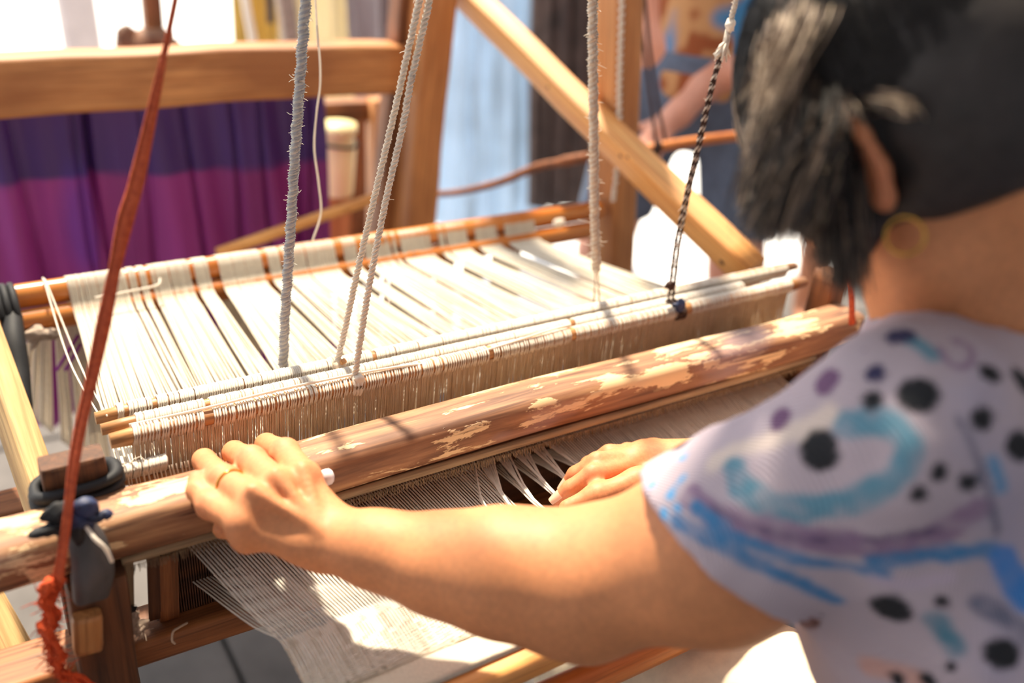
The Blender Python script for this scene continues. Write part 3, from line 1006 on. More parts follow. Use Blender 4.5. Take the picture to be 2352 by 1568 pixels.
# black and white twisted cord at the right with its white tassel knot
pts = [(1540, 690), (1556, 560), (1580, 440), (1610, 310), (1640, 180), (1668, 95), (1690, 0)]
w = [P(x, y, Y=.712) for x, y in pts]; w.append(up_to(w[-2], w[-1]))
t = thing('shaft_cord', 'twisted black and white double cord at the right, white tassel knot above', 'cord', w[0])
pa = spline(w[:6], 60)
mb = MB()
off = np.array([.0026, 0, .0006])
for sgn in (-1, 1):
    f = np.linspace(1.3, .4, 60)[:, None]
    twist(mb, pa + off * sgn * f, .0010, .00115, .011, 3, [0, 0, 1], phase=sgn, jit=.2)
fuzz(mb, pa, .003, 120, .004, 1)
mb.build('twist', [M['cord_dark'], M['cord_white']], t)
pb = spline(w[5:], 40)
mb = MB(); twist(mb, pb, .0017, .0016, .012, 3, [0], jit=.2); fuzz(mb, pb, .003, 60, .005)
for q in range(26):
    a = w[5] + RNG.normal(0, .0012, 3); d = np.array([RNG.normal(-.004, .006), RNG.normal(-.002, .003), -RNG.uniform(.008, .020)])
    mb.tube([a + (0, 0, .012), a, a + d * .5 + RNG.normal(0, .001, 3), a + d], [.0012, .0015, .0012, .0008], 4)
blob(mb, w[5] + (.001, -.001, .016), .0060, 9, .3, sq=(.9, .9, 1.2))
mb.build('tassel', M['cord_white'], t)
mb = MB()
for q in range(5):
    th = np.linspace(0, 2 * PI, 17)
    mb.tube(np.stack([w[0][0] - .006 + q * .0028 + .0015 * np.sin(th), FY + .006 + .018 * np.cos(th), FZ + .0098 * np.sin(th)], 1), .0012, 5, caps=False)
blob(mb, P(1538, 655, Y=.705), .0055, 5, .35)
mb.build('binding', M['cord_dark'], t)
mb = MB(); blob(mb, P(1562, 702, Y=.686), .0070, 6, .2, sq=(.9, .8, 1.15))
mb.tube([P(1545, 700, Y=.69), P(1560, 702, Y=.686)], .0028, 6)
mb.build('knot', M['blue_rag'], t)

# rust red ribbon at the left, frayed below
RD = [(407, -20, .66), (372, 150, .650), (318, 400, .64), (290, 500, .635), (263, 620, .63), (240, 735, .625), (213, 860, .618), (185, 980, .606), (166, 1090, .592), (156, 1180, .582), (146, 1250, .578), (136, 1310, .577), (128, 1345, .577)]
wpx = [13, 15, 33, 35, 26, 30, 26, 24, 22, 18, 20, 22, 20]
w = [P(x, y, Y=q) for x, y, q in RD][::-1]
wr = [a * np.linalg.norm(p - CAM) / FPX / 2 for a, p in zip(wpx[::-1], w)]
top = up_to(w[-2], w[-1]); w2 = w + [top]; wr2 = wr + [wr[-1]]
path = spline(w2, 160); rad = np.interp(np.linspace(0, len(w2) - 1, 160), range(len(w2)), wr2)
t = thing('ribbon_cord', 'rust red folded ribbon slanting down the left side, frayed at its lower end', 'cord', w[0], 'rust red batten ribbons')
fr = frame_along(path[0], path[120])
mb = MB()
tang = np.gradient(path, axis=0); tang /= np.linalg.norm(tang, axis=1, keepdims=True)
a = np.cross(tang, (0.50, 0.73, -.45)); a /= np.linalg.norm(a, axis=1, keepdims=True); b = np.cross(a, tang)
sec = [(-1, .1), (-.75, -.18), (0, -.30), (.5, -.14), (.62, -.34), (1, -.2), (.95, .1), (.3, .25), (-.5, .25)]
V = np.stack([path + rad[:, None] * (a * p + b * q * (1 + .35 * np.sin(np.linspace(0, 40, 160)))[:, None]) for p, q in sec], 1)
V = np.concatenate([V, V[:, :1]], 1)
mb.grid(V)
mb.build('ribbon', M['cord_red'], t)
mb = MB()
fp = [P(x, y, Y=.577) for x, y in ((130, 1335), (112, 1370), (120, 1420), (110, 1445), (122, 1490), (135, 1530), (155, 1552), (185, 1566), (215, 1585))]
fpath = spline(fp, 60)
for k in range(7):
    j = spline(np.array(fp) + RNG.normal(0, .0022, (len(fp), 3)), 50)
    mb.tube(j, np.linspace(.0030, .0016, 50) * RNG.uniform(.8, 1.2), 5)
fuzz(mb, fpath[:45], .005, 420, .007, r=.0005)
for k, q in enumerate(((112, 1345), (108, 1440), (130, 1510))):
    blob(mb, P(*q, Y=.577), .0060, 20 + k, .5)
mb.build('frayed_end', M['fluff_red'], t)

# the matching ribbon at the right end of the batten
w = [P(1955, 745, Y=.588), P(1957, 700, Y=.592), P(1953, 650, Y=.60), P(1950, 600, Y=.61)]
w.append(up_to(w[-2], w[-1]))
tag(MB().tube(spline(w, 40), .0034, 8, flat=1.0).build('ribbon_cord', M['cord_red'], origin=w[0]), 'rust red ribbon round the right end of the batten, half hidden by the hair', 'cord', 'rust red batten ribbons')

# a single loose thread before the top beam
w = [P(x, y, Y=.95) for x, y in ((718, 552), (737, 490), (732, 420), (722, 340), (727, 260), (735, 200), (735, 140), (728, 60), (724, -10))]
w.append(up_to(w[-2], w[-1]))
cord_obj('loose_thread', w, .0011, M['cord_white'], 'single loose white thread hanging in a wavy line right of the grey cord', 120)
# two stray yarns left of the sheet
for k, (p0, p1, p2) in enumerate((((103, 652), (160, 830), (262, 1010)), ((108, 655), (185, 840), (246, 955)))):
    a = P(*p0, Y=1.112) + (0, 0, .002); m_ = P(*p1, Y=.93); b = P(*p2, Y=.735 if k else .70)
    cord_obj('stray_yarn', [a + (0, .018, -.01), a, m_, b], .0009, M['cord_white'], ('stray white yarn left of the sheet, the longer one reaching the front heddle shaft', 'stray white yarn left of the sheet, the shorter one ending at the rear heddle shaft')[k], 40, 'stray yarns at the left edge')
# white thread tied along the lower cane
cord_obj('tie_thread', [P(218, 683, Y=1.09), P(300, 668, Y=1.09), P(360, 655, Y=1.09), P(368, 640, Y=1.10)], .0014, M['cord_white'], 'white thread tied across the yarn sheet along the lower bamboo cane', 30)
# white knot at the right end of the lower cane
mb = MB(); blob(mb, P(1283, 512, Y=1.088), .0075, 30, .3, sq=(1.4, .8, .9))
tag(mb.build('yarn_knot', M['cord_white']), 'small white yarn knot on the right end of the lower bamboo cane', 'knot')

# yarn returning below the back beam at the left, with its tuft
mb = MB()
for k in range(46):
    u = k / 45 + RNG.normal(0, .006)
    if .36 < u < .42 or .60 < u < .64:
        continue
    a = P(75 + 120 * u, 725 - 10 * u, Y=1.128); b = P(55 + 190 * u, 880 + 130 * u, Y=1.22 - .04 * u)
    mb.tube(spline([a, (a + b) / 2 + (0, .004, 0), b, b + (b - a) * .4], 10), .0017 * RNG.uniform(.7, 1.3), 4)
o = tag(mb.build('under_yarn', M['warp']), 'greyish yarn ends slanting down to the left beneath the back beam', 'yarn'); o['kind'] = 'stuff'
mb = MB()
for (x, y, x2, y2) in ((180, 770, 130, 850), (185, 790, 150, 850), (60, 760, 45, 800)):
    mb.tube([P(x, y, Y=1.12), P(x2, y2, Y=1.14)], .0022, 5)
o = tag(mb.build('violet_yarn', plain('violet_yarn', (150, 50, 150), .9)), 'few violet yarns among the greyish ends beneath the back beam', 'yarn'); o['kind'] = 'stuff'
mb = MB(); c = P(92, 765, Y=1.09)
blob(mb, c, .013, 33, .5, sq=(1.3, .8, .7)); 
for k in range(5):
    d = RNG.normal(0, 1, 3) * (.02, .008, .012)
    mb.tube([c, c + d * .6, c + d], [.004, .004, .001], 6)
tag(mb.build('rag_tuft', M['lint']), 'crumpled pale rag tuft under the left end of the bamboo canes', 'rag')
# black strap from the canes
a = P(28, 735, Y=1.10)
w = [P(30, 725, Y=1.095), P(32, 780, Y=1.06), P(42, 850, Y=1.03), P(48, 920, Y=1.0), P(58, 985, Y=.98)]
mb = MB(); mb.tube(spline(w, 30), np.interp(np.linspace(0, 1, 30), [0, .3, .8, 1], [.010, .012, .011, .007]), 8, flat=1.0)
for q in range(3):
    th = np.linspace(0, 2 * PI, 19)
    mb.tube(np.stack([a[0] - .01 + q * .008 + 0 * th, 1.12 + .034 * np.cos(th), .80 + .032 * np.sin(th)], 1), .0042, 6, caps=False)
tag(mb.build('strap', M['black_rag'], origin=w[0]), 'black strap looped round the left ends of the bamboo canes and hanging down', 'strap')

# ------------------------------------------------------------------ rags on the batten's left end
t = thing('rag_tie', 'black and blue rag knotted round the batten end, worn grey rubber strip hanging from it', 'rag', P(180, 1190, Y=.60))
mb = MB()
for q, rr in enumerate((.0052, .0056, .0048)):
    th = np.linspace(0, 2 * PI, 29)
    sq = lambda v: np.sign(v) * np.abs(v) ** .6
    mb.tube(np.stack([.053 + .0295 * sq(np.cos(th)), .660 + .0165 * sq(np.sin(th)), .852 + q * .0075 - .010 + .003 * np.sin(th + q)], 1), rr * (1 + .15 * np.sin(th * 3 + q)), 9, caps=False)
for q in range(2):
    mb.tube(spline([P(150 + q * 26, 1165, Y=.636), P(146 + q * 30, 1190, Y=.596), P(140 + q * 30, 1225, Y=.590)], 10), .0065, 8)
blob(mb, P(135, 1178, Y=.592), .0085, 41, .4, sq=(1.2, .8, .9))
blob(mb, P(118, 1215, Y=.588), .008, 42, .4, sq=(1.5, .7, .5))
blob(mb, P(180, 1225, Y=.586), .0085, 43, .3, sq=(.7, .7, 1.2))
mb.build('wrap', M['black_rag'], t)
mb = MB(); blob(mb, P(195, 1168, Y=.590), .0085, 44, .25, sq=(1.0, .8, 1.0)); blob(mb, P(182, 1192, Y=.590), .0095, 45, .3)
mb.tube(spline([P(205, 1185, Y=.585), P(225, 1192, Y=.583), P(240, 1178, Y=.585), P(250, 1185, Y=.585)], 14), [.003] * 10 + [.004] * 4, 6)
mb.build('knot', M['blue_rag'], t)
# half-tube strip of rubber
ctr = spline([P(195, 1215, Y=.584), P(208, 1265, Y=.578), P(220, 1320, Y=.574), P(216, 1385, Y=.575)], 16)
V = []
for i, c in enumerate(ctr):
    R = np.interp(i / 15, [0, .3, .75, 1], [.007, .0125, .0148, .0125])
    V.append([c + np.array([R * math.cos(q), .011 + R * .8 * math.sin(q), .0015 * math.sin(q * 3)]) for q in np.linspace(-3.4, .5, 16)])
V = np.array(V)
MB().slab(V, .0016, np.array([0.0, -1.0, 0.0]) * -1).build('rubber_strip', M['rubber'], t)
mb = MB(); mb.tube([p + (.0018, -.0008, .001) for p in spline([P(192, 1213, Y=.582), P(212, 1240, Y=.572), P(236, 1262, Y=.568), P(251, 1292, Y=.57)], 14)], .0016, 6)
mb.build('hem', M['cord_white'], t)
for k, (px, py, s, sq) in enumerate(((292, 1425, .009, (1.1, .8, .8)), (275, 1405, .010, (1, .8, .9)), (318, 1440, .006, (1.3, .8, .7)))):
    mb = MB(); blob(mb, P(px, py, Y=.615), s, 50 + k, .5, sq=sq)
    fuzz(mb, [P(px, py, Y=.615), P(px + 5, py, Y=.615)], s, 30, .006)
    tag(mb.build('lint_tuft', M['lint'] if k != 1 else M['black_rag']), ('pinkish lint tuft caught on the lower batten rail beside the grey slat', 'dark lint tuft above the pinkish one at the foot of the grey slat', 'thin lint tuft trailing right of the pinkish one on the lower rail')[k], 'lint')
w = [P(430, 1430, Y=.612), P(412, 1440, Y=.605), P(398, 1450, Y=.6), P(395, 1470, Y=.6), P(402, 1478, Y=.6)]
cord_obj('thread_scrap', w, .0009, M['cord_cream'], 'curled thread scrap lying on the lower batten rail', 24)
# shuttle tip under the hand
mb = MB(); c0, c1 = P(700, 1105, Y=.604), P(768, 1092, Y=.594)
mb.lathe(c0, c1, [(0, .0062), (.55, .0064), (.75, .0072), (.88, .0066), (.96, .0045), (1, .001)], 16)
tag(mb.build('shuttle_tip', M['plastic']), 'white rounded plastic tip poking out from under the left hand', 'shuttle')

# ------------------------------------------------------------------ things beyond the loom
def sheet(name, top, bottom, mat, lab, cat, amp, freq, seed, nx=70, nz=26, thick=.003, col=None, ends=None):
    """hanging cloth between two top points, with folds that deepen downwards"""
    (a, b), (c, d) = [np.array(q, float) for q in top], [np.array(q, float) for q in bottom]
    u = np.linspace(0, 1, nx)[None, :, None]; v = np.linspace(0, 1, nz)[:, None, None]
    V = (a * (1 - u) + b * u) * (1 - v) + (c * (1 - u) + d * u) * v
    nr = np.cross(b - a, c - a); nr /= np.linalg.norm(nr)
    if nr[1] > 0:
        nr = -nr
    uu = np.broadcast_to(u[..., 0], V.shape[:2]); vv = np.broadcast_to(v[..., 0], V.shape[:2])
    ph = vnoise(np.stack([uu * 3, vv * 1.5, uu * 0 + seed], -1), 1.0, seed)
    w = np.sin(uu * freq + ph * 3.0) * .6 + np.sin(uu * freq * 2.3 + 1.3 + ph * 4) * .3 + vnoise(np.stack([uu * 6, vv * 3, uu * 0], -1), 1.0, seed + 5) * .5
    for q in range(int(freq * .45)):
        u0 = RNG.uniform(.02, .98); w = w - 1.6 * RNG.uniform(.4, 1) * np.exp(-((uu - u0 - .012 * np.sin(vv * 4 + q)) / .006) ** 2)
    V = V + nr * (w * amp * (.35 + .65 * vv))[..., None]
    mb = MB(); mb.slab(V, thick, nr)
    return mb, V

# purple silk hanging behind the top beam
Yp = 1.60
a, b = P(-140, 262, Y=Yp), P(738, 225, Y=Yp); a[2] = b[2] = 0.985
c, d = a.copy(), b.copy(); c[2] = d[2] = 0.36; d[0] += .02
mb, V = sheet('', (a, b), (c, d), None, '', '', .026, 27, 3, 160, 70)
allv = np.concatenate(mb.v)
zb = 0.798 + 0.006 * np.sin(allv[:, 0] * 9)
k = np.clip((allv[:, 2] - zb) / .004, 0, 1)[:, None]
xn = vnoise(np.stack([allv[:, 0] * 1.0, allv[:, 0] * 0, allv[:, 2] * .2], 1), 14, 8)[:, None]
c1 = np.array(lin((70, 38, 116))) * (1 - .2 * xn) ; c2 = np.array(lin((148, 50, 138))) * (1 + .25 * xn)
cc = c1 * k + c2 * (1 - k)
blue = (np.clip((xn - .35) / .2, 0, 1)); cc = cc * (1 - blue * .5) + np.array(lin((72, 48, 170))) * blue * .5
tag(mb.build('purple_cloth', M['purple'], col=cc), 'purple silk with dark upper and magenta lower band draped behind the long beam', 'cloth')

# twig tied across
w = [P(985, 447, Y=1.62), P(1060, 440, Y=1.58), P(1150, 418, Y=1.52), P(1230, 385, Y=1.46), P(1290, 372, Y=1.40), P(1350, 360, Y=1.35)]
mb = MB(); mb.tube(spline(w, 40), np.interp(np.linspace(0, 1, 40), [0, .6, .8, .82, .86, 1], [.0065, .0085, .0085, .0110, .0105, .0095]), 10)
tag(mb.build('twig', M['twig'], origin=w[0]), 'crooked brown twig reaching from the left post behind the right post', 'stick')
mb = MB(); mb.tube(spline([P(985, 403, Y=1.49), P(1006, 402, Y=1.47)], 6), .007, 8)
tag(mb.build('wooden_pin', M['loom_warm']), 'stub of a wooden pin through the left post above the twig', 'pin')
w = [P(1425, 357, Y=1.28), P(1490, 342, Y=1.26), P(1600, 324, Y=1.24), P(1730, 308, Y=1.22)]
mb = MB(); mb.tube(spline(w, 20), .0095, 12)
cane = tag(mb.build('cane', M['cane'], origin=w[0]), 'smooth orange cane running behind the brace and the head at the right', 'stick')
# dark doubled string on the cane
for k, (pts, lab) in enumerate((([(1507, 340), (1500, 270), (1488, 180), (1472, 60), (1468, -10)], 'dark knotted string tied to the orange cane, the left of two'), ([(1528, 322), (1515, 260), (1502, 180), (1490, 90), (1480, -10)], 'dark string right of the knotted one above the orange cane'))):
    w = [P(x, y, Y=1.235) for x, y in pts]; w.append(up_to(w[-2], w[-1]))
    mb = MB(); mb.tube(spline(w, 40), .0032, 6)
    if k == 0:
        blob(mb, w[0] + (0, -.004, 0), .010, 77, .3, sq=(.8, .8, 1.4))
    tag(mb.build('dark_string', M['cord_dark'], origin=w[0]), lab, 'string')
# wooden rod low behind the yarn sheet
w = [P(500, 582, Y=1.42), P(730, 500, Y=1.44), P(860, 455, Y=1.46)]
mb = MB(); mb.tube(spline(w, 20), .010, 10)
tag(mb.build('pole', M['pine'], origin=w[0]), 'slim orange pole slanting up before the purple silk towards the left post', 'stick')

# shelf of planks behind the loom
rack = thing('plank_rack', 'brown plank rack standing between the purple silk and the left post', 'rack', P(800, 500, Y=1.9) * (1, 1, 0))
def slab_px(name, x0, y0, x1, y1, Y, th, mat, parent, seed):
    a, b = P((x0 + x1) / 2, y0, Y=Y), P((x0 + x1) / 2, y1, Y=Y)
    w = (x1 - x0) * np.linalg.norm(((a + b) / 2) - CAM) / FPX * 1.1
    return beam(name, b, a, th, w, mat, parent, up=(1, 0, 0), rnd=.05, wob=.001, seg=6, seed=seed)
a, b = P(690, 262, Y=1.88), P(850, 245, Y=1.88)
beam('plank', a, b, .05, .045, M['loom_dark'], rack, seed=71, seg=8)
slab_px('board', 795, 240, 860, 560, 2.0, .02, M['loom_dark'], rack, 72)
slab_px('post', 850, 225, 905, 600, 1.85, .04, M['loom_warm'], rack, 73)
slab_px('leg', 735, 280, 775, 640, 1.82, .03, M['grey_slat'], rack, 74)
for o in list(rack.children):
    pass
tub = thing('yellow_tub', 'tapering pale yellow plastic tub with a dark wire round its neck beside the plank rack', 'tub', P(775, 440, Y=1.78))
a, b = P(778, 445, Y=1.78), P(770, 285, Y=1.78)
MB().lathe(a, b, [(0, .030), (.02, .031), (.7, .042), (.78, .037), (.86, .037), (.88, .044), (1, .044)], 22).build('body', M['tub'], tub)
th = np.linspace(0, 2 * PI, 25); c = a + (b - a) * .74
MB().tube(np.stack([c[0] + .043 * np.cos(th), c[1] + .043 * np.sin(th), c[2] + .003 * np.sin(th * 2)], 1), .0035, 6, caps=False).build('wire', M['wire'], tub)
slab_px('stand_leg', 752, 440, 800, 640, 1.80, .03, M['loom_warm'], rack, 75)

# hanging cloths far back
def hang_px(name, q, Y, mat, lab, cat, amp, freq, seed, dY=0.0):
    a, b, c, d = [P(x, y, Y=Y + (dY if i in (1, 3) else 0)) for i, (x, y) in enumerate(q)]
    ka, kb = (2.05 - a[2]) / (a[2] - c[2]), (2.05 - b[2]) / (b[2] - d[2])
    a, b = a + (a - c) * (0, 0, ka), b + (b - d) * (0, 0, kb)
    mb, V = sheet('', (a, b), (c, d), None, '', '', amp, freq, seed, 60, 30)
    return tag(mb.build(name, mat), lab, cat)
hang_px('pale_drape', [(985, -60), (1195, -60), (985, 520), (1245, 520)], 2.75, M['ice_sheet'], 'pale blue white drape hanging between the left post and the dark curtain', 'drape', .03, 40, 11)
hang_px('dark_curtain', [(1185, -60), (1400, -60), (1225, 480), (1440, 470)], 2.6, M['brown_sheet'], 'dark taupe curtain behind the slanting brace', 'curtain', .035, 30, 12)
hang_px('yellow_banner', [(536, -60), (665, -60), (545, 230), (690, 230)], 2.9, M['yellow'], 'mustard yellow cloth hanging beyond the long beam', 'cloth', .02, 14, 13)
hang_px('cream_drape', [(655, -60), (775, -60), (640, 240), (850, 240)], 2.8, M['cream_sheet'], 'glowing cream sheet hanging right of the mustard cloth', 'drape', .03, 12, 14)
hang_px('grey_drape', [(762, -60), (890, -60), (806, 230), (925, 230)], 2.65, M['grey_sheet'], 'lilac grey sheet hanging beside the cream one', 'drape', .03, 16, 15)
hang_px('hanging_strip', [(610, -60), (634, -60), (614, 54), (630, 54)], 2.7, M['brown_sheet'], 'narrow dark strip hanging before the mustard cloth', 'cloth', .004, 6, 16)
tag(beam('drape_rail', (.55, 2.74, 2.06), (2.75, 2.66, 2.06), .05, .05, M['loom_dark'], None, wob=.001, seg=8, seed=91), 'long brown rail that the drapes and curtain hang from', 'rail')
for k, x in enumerate((.55, 2.75)):
    pass
for k, (x0, y0, x1, y1, w, Y, mt, lab, nm) in enumerate((
        (648, -40, 682, 190, .042, 2.5, M['lint'], 'dull pink upright pole before the cream sheet', 'pole'),
        (568, 20, 592, 150, .02, 2.6, M['cord_white'], 'thin pale slanting slat before the mustard cloth', 'slat'),
        (340, -60, 362, 170, .042, 2.3, M['loom_dark'], 'brown pole of a second loom rising beyond the long beam', 'pole'))):
    a, b = P(x1, y1, Y=Y), P(x0, y0, Y=Y)
    o = beam(nm, a + (a - b) * (1.2 if k != 1 else .1), b + (b - a) * .4, w, w, mt, None, wob=.001, seg=8, seed=80 + k)
    tag(o, lab, 'pole' if k != 1 else 'slat')
mb = MB(); c = P(312, 108, Y=2.22)
blob(mb, P(345, 100, Y=2.22), .05, 61, .3, sq=(1, .8, .6)); blob(mb, P(292, 105, Y=2.22), .036, 62, .3, sq=(.7, .7, 1.1)); blob(mb, P(320, 118, Y=2.22), .04, 63, .2, sq=(1.3, .8, .5))
tag(mb.build('cloth_bundle', M['loom_dark']), 'dark brown lumpy bundle tied at the foot of the second loom pole', 'bundle')
mb = MB(); a, b = P(205, 140, Y=4.2), P(165, -60, Y=4.2)
tag(beam('outdoor_post', a * (1, 1, 0), b + (b - a) * .5, .14, .14, M['grey_sheet'], None, wob=.001, seg=6, seed=90), 'whitish post standing far out in the bright yard', 'post')
# ------------------------------------------------------------------ the weaver
RGT, UPC, FWD = _r, _u, _f
def unit(v):
    v = np.asarray(v, float); return v / np.linalg.norm(v)
hf = unit(-.36 * RGT - .37 * UPC + .85 * FWD)               # where the face looks
hu = -.45 * RGT + .85 * UPC; hu = unit(hu - hf * hu.dot(hf))
hs = np.cross(hu, hf)                                       # her left side
EAR = P(1985, 400, d=.500)
HC = EAR - .076 * hs + .014 * hu + .004 * hf
def H(f, u, s):
    return HC + f * hf + u * hu + s * hs
HA = [hf, hu, hs]

SHL = P(2110, 1000, d=.51); ELB = P(1345, 1335, d=.632); WRL = P(752, 1237, d=.676)
NECK = P(2270, 640, d=.56); SHR = NECK + (NECK - SHL) * np.array([1.0, 1.0, .6]) + np.array([.05, .04, -.03])
PELV = np.array([.62, .02, .60])
WRR = P(1590, 1068, Z=.800); ELR = np.array([.80, .40, .83])

weaver = thing('person', 'person weaving in a dotted short-sleeved shirt, black hair greying, left hand on the batten', 'person', PELV * (1, 1, 0))

body = Field((.02, -.12, .56), (1.0, .72, 1.36), .0024)
# torso
CH = NECK * .62 + PELV * .38 + np.array([0, .02, 0])
body.cap(PELV, CH, .10, .115, .05).cap(CH, NECK + (.01, -.015, -.07), .115, .055, .04)
body.cap(NECK + (0, -.01, -.066), SHL, .042, .042, .03).cap(NECK + (0, -.01, -.05), SHR, .055, .052, .05)
# neck and head
NB = H(-.028, -.055, 0)
body.cap(NECK, NB, .054, .050, .03)
body.ell(H(-.008, .022, 0), HA, (.094, .092, .073), .02)
body.ell(H(.030, -.035, 0), HA, (.060, .070, .056), .03)
body.cap(H(.062, -.088, 0), H(.015, -.070, .045), .020, .022, .03).cap(H(.062, -.088, 0), H(.015, -.070, -.045), .020, .022, .03)
body.cap(H(.088, .012, 0), H(.105, -.022, 0), .009, .013, .014)                 # nose
for sg in (-1, 1):
    body.cap(H(.098, -.027, sg * .010), H(.100, -.027, sg * .008), .008, .008, .008)
    body.sub_ell(H(.092, .012, sg * .030), HA, (.012, .010, .015), .01)
    body.ell(H(.080, .010, sg * .030), HA, (.010, .007, .013), .004)
    body.cap(H(.086, .026, sg * .018), H(.076, .026, sg * .045), .008, .007, .012)
body.cap(H(.086, -.052, -.018), H(.086, -.052, .018), .006, .006, .008)
body.cap(H(.085, -.060, -.014), H(.085, -.060, .014), .006, .006, .008)
# ears
for sg in (1, -1):
    e0 = H(-.006, -.004, sg * .070)
    eo = sg * hs
    def E_(f, u, o):
        return e0 + f * hf + u * hu + o * eo
    rim = [E_(.012, .004, .004), E_(.010, .022, .008), E_(-.004, .032, .013), E_(-.018, .026, .018), E_(-.021, .006, .019), E_(-.014, -.014, .014), E_(-.002, -.026, .009)]
    body.chain(rim, [.0032, .0036, .0040, .0042, .0040, .0036, .0050], .004)
    body.chain([E_(-.004, .016, .007), E_(-.012, .002, .010), E_(-.006, -.012, .008), E_(.002, -.018, .006)], [.003, .003, .003, .003], .006)
    n_ = unit(eo + .5 * hf)
    body.ell(E_(-.006, .004, .006), [unit(hf - .45 * eo), hu, n_], (.015, .028, .004), .006)
    body.ell(E_(.001, -.027, .007), [hf, hu, eo], (.007, .008, .005), .005)
    body.cap(E_(.012, -.006, .002), E_(.010, -.002, .006), .004, .004, .004)
# left arm
D1 = P(1000, 1292, d=.656); D2 = P(1150, 1312, d=.644); D0 = P(870, 1262, d=.667)
body.cap(SHL, P(1640, 1265, d=.595), .044, .053, .02).cap(P(1640, 1265, d=.595), ELB, .055, .0445, .03)
body.cap(ELB, D2, .0436, .0395, .03).cap(D2, D1, .0395, .0322, .03).cap(D1, D0, .0322, .0252, .02).cap(D0, WRL, .0252, .0222, .02)
body.cap(P(1290, 1435, d=.632), P(1350, 1440, d=.63), .012, .014, .03)
body.ell(P(676, 1250, d=.668), np.eye(3), (.010, .010, .010), .018)     # wrist bone
# left hand
def L3(px, py, z):
    return P(px, py, Z=z)
def back_of_rail(p, dx, zs=((.658, .847), (.668, .832))):
    return [np.array([p[0] + dx * .5, zs[0][0], zs[0][1]]), np.array([p[0] + dx, zs[1][0], zs[1][1]])]
_i1, _m1, _r1, _p1 = L3(655, 1040, .872), L3(577, 1058, .873), L3(510, 1100, .868), L3(484, 1160, .862)
HL = {
    'i': [L3(700, 1098, .880), _i1] + back_of_rail(_i1, .004),
    'm': [L3(640, 1116, .883), _m1] + back_of_rail(_m1, .004),
    'r': [L3(588, 1150, .879), _r1] + back_of_rail(_r1, .004),
    'p': [L3(560, 1200, .868), _p1, _p1 + (-.004, .020, .0015), _p1 + (.000, .036, .001)],
}
fr_ = {'i': (.0122, .0112, .0096, .0082), 'm': (.0124, .0114, .0098, .0084), 'r': (.0120, .0110, .0094, .0080), 'p': (.0112, .0100, .0084, .0072)}
for q, pts in HL.items():
    wr = WRL + {'i': .55, 'm': .22, 'r': -.12, 'p': -.48}[q] * (P(775, 1205, d=.684) - P(735, 1262, d=.672))
    body.cap(wr, pts[0] - .003 * UPC, .0140, .0108, {'i': .012, 'm': .010, 'r': .007, 'p': .005}[q])
    body.chain(pts, fr_[q], .004)
    body.ell(pts[0] + .001 * UPC - .002 * FWD, np.eye(3), (.0105, .0105, .0105), .010)     # knuckle
    body.ell(pts[1], np.eye(3), (fr_[q][1] * 1.05,) * 3, .004)
dn = np.array([0, 0, -1.0])
body.cap(WRL + dn * .008, (HL['m'][0] + HL['r'][0]) / 2 + dn * .018 + (0, -.006, 0), .016, .014, .012)         # palm
body.cap((HL['i'][0]) + dn * .018 + (0, -.006, 0), HL['p'][0] + dn * .012 + (0, -.004, 0), .012, .011, .010)
# tendons
for q in 'imr':
    body.cap(WRL + .008 * UPC - .016 * FWD, HL[q][0] + .010 * UPC - .010 * FWD, .0034, .0050, .005)
body.chain([P(735, 1190, d=.705), P(660, 1195, d=.718), P(572, 1213, d=.722), P(512, 1214, d=.716)], [.014, .0125, .0100, .0082], .008)   # thumb
# right arm and hand on the yarn
body.cap(SHR, ELR, .050, .040, .03).cap(ELR, WRR + (WRR - P(1440, 1060, Z=.80)) * .2, .040, .025, .03)
def R3(px, py, z):
    return P(px, py, Z=z)
HR = {
    'i': [(1455, 1068, .806), (1362, 1088, .812), (1310, 1122, .797), (1280, 1148, .785)],
    'm': [(1462, 1050, .808), (1372, 1060, .814), (1322, 1090, .798), (1300, 1118, .784)],
    'r': [(1478, 1040, .804), (1400, 1042, .808), (1352, 1066, .794), (1330, 1090, .782)],
    'p': [(1500, 1036, .798), (1440, 1036, .800), (1402, 1050, .790), (1382, 1068, .780)],
}
for q, j in HR.items():
    pts = [R3(*t) for t in j]
    body.cap(WRR, pts[0], .0165, .0112, .016)
    body.chain(pts, [t * .82 for t in fr_[q]], .004)
    body.ell(pts[0] + np.array([0, 0, .002]), np.eye(3), (.009, .009, .009), .008)
body.cap(R3(1500, 1068, .790), R3(1470, 1075, .792), .014, .013, .014)
body.chain([R3(1555, 1085, .806), R3(1465, 1108, .812), R3(1372, 1138, .806), R3(1302, 1166, .796)], [.016, .0128, .0100, .0076], .010)
V, F = body.mesh()
V = smooth_mesh(V, F, 1, .5)
# complexion: freckled warm tan, redder at knuckles, finger ends and ear
col = np.tile(np.array(lin((222, 148, 100))), (len(V), 1))
col *= (1 + .10 * vnoise(V, 30, 3) + .06 * vnoise(V, 90, 4))[:, None]
red = np.zeros(len(V))
for grp in (HL, HR):
    for q, j in grp.items():
        pts = j if grp is HL else [R3(x, y, z) for x, y, z in j]
        for c, rr, a in ((pts[1], .013, .5), (pts[3], .014, .7), (pts[0], .012, .25)):
            red = np.maximum(red, a * np.exp(-(np.linalg.norm(V - c, axis=1) / rr) ** 2))
red = np.maximum(red, .6 * np.exp(-(np.linalg.norm(V - EAR - .01 * hs, axis=1) / .035) ** 2))
col = col * (1 - red[:, None]) + np.array(lin((220, 128, 96))) * red[:, None]
lips = np.exp(-(np.linalg.norm((V - H(.09, -.056, 0)) @ np.array(HA).T / np.array([.012, .009, .02]), axis=1)) ** 2)
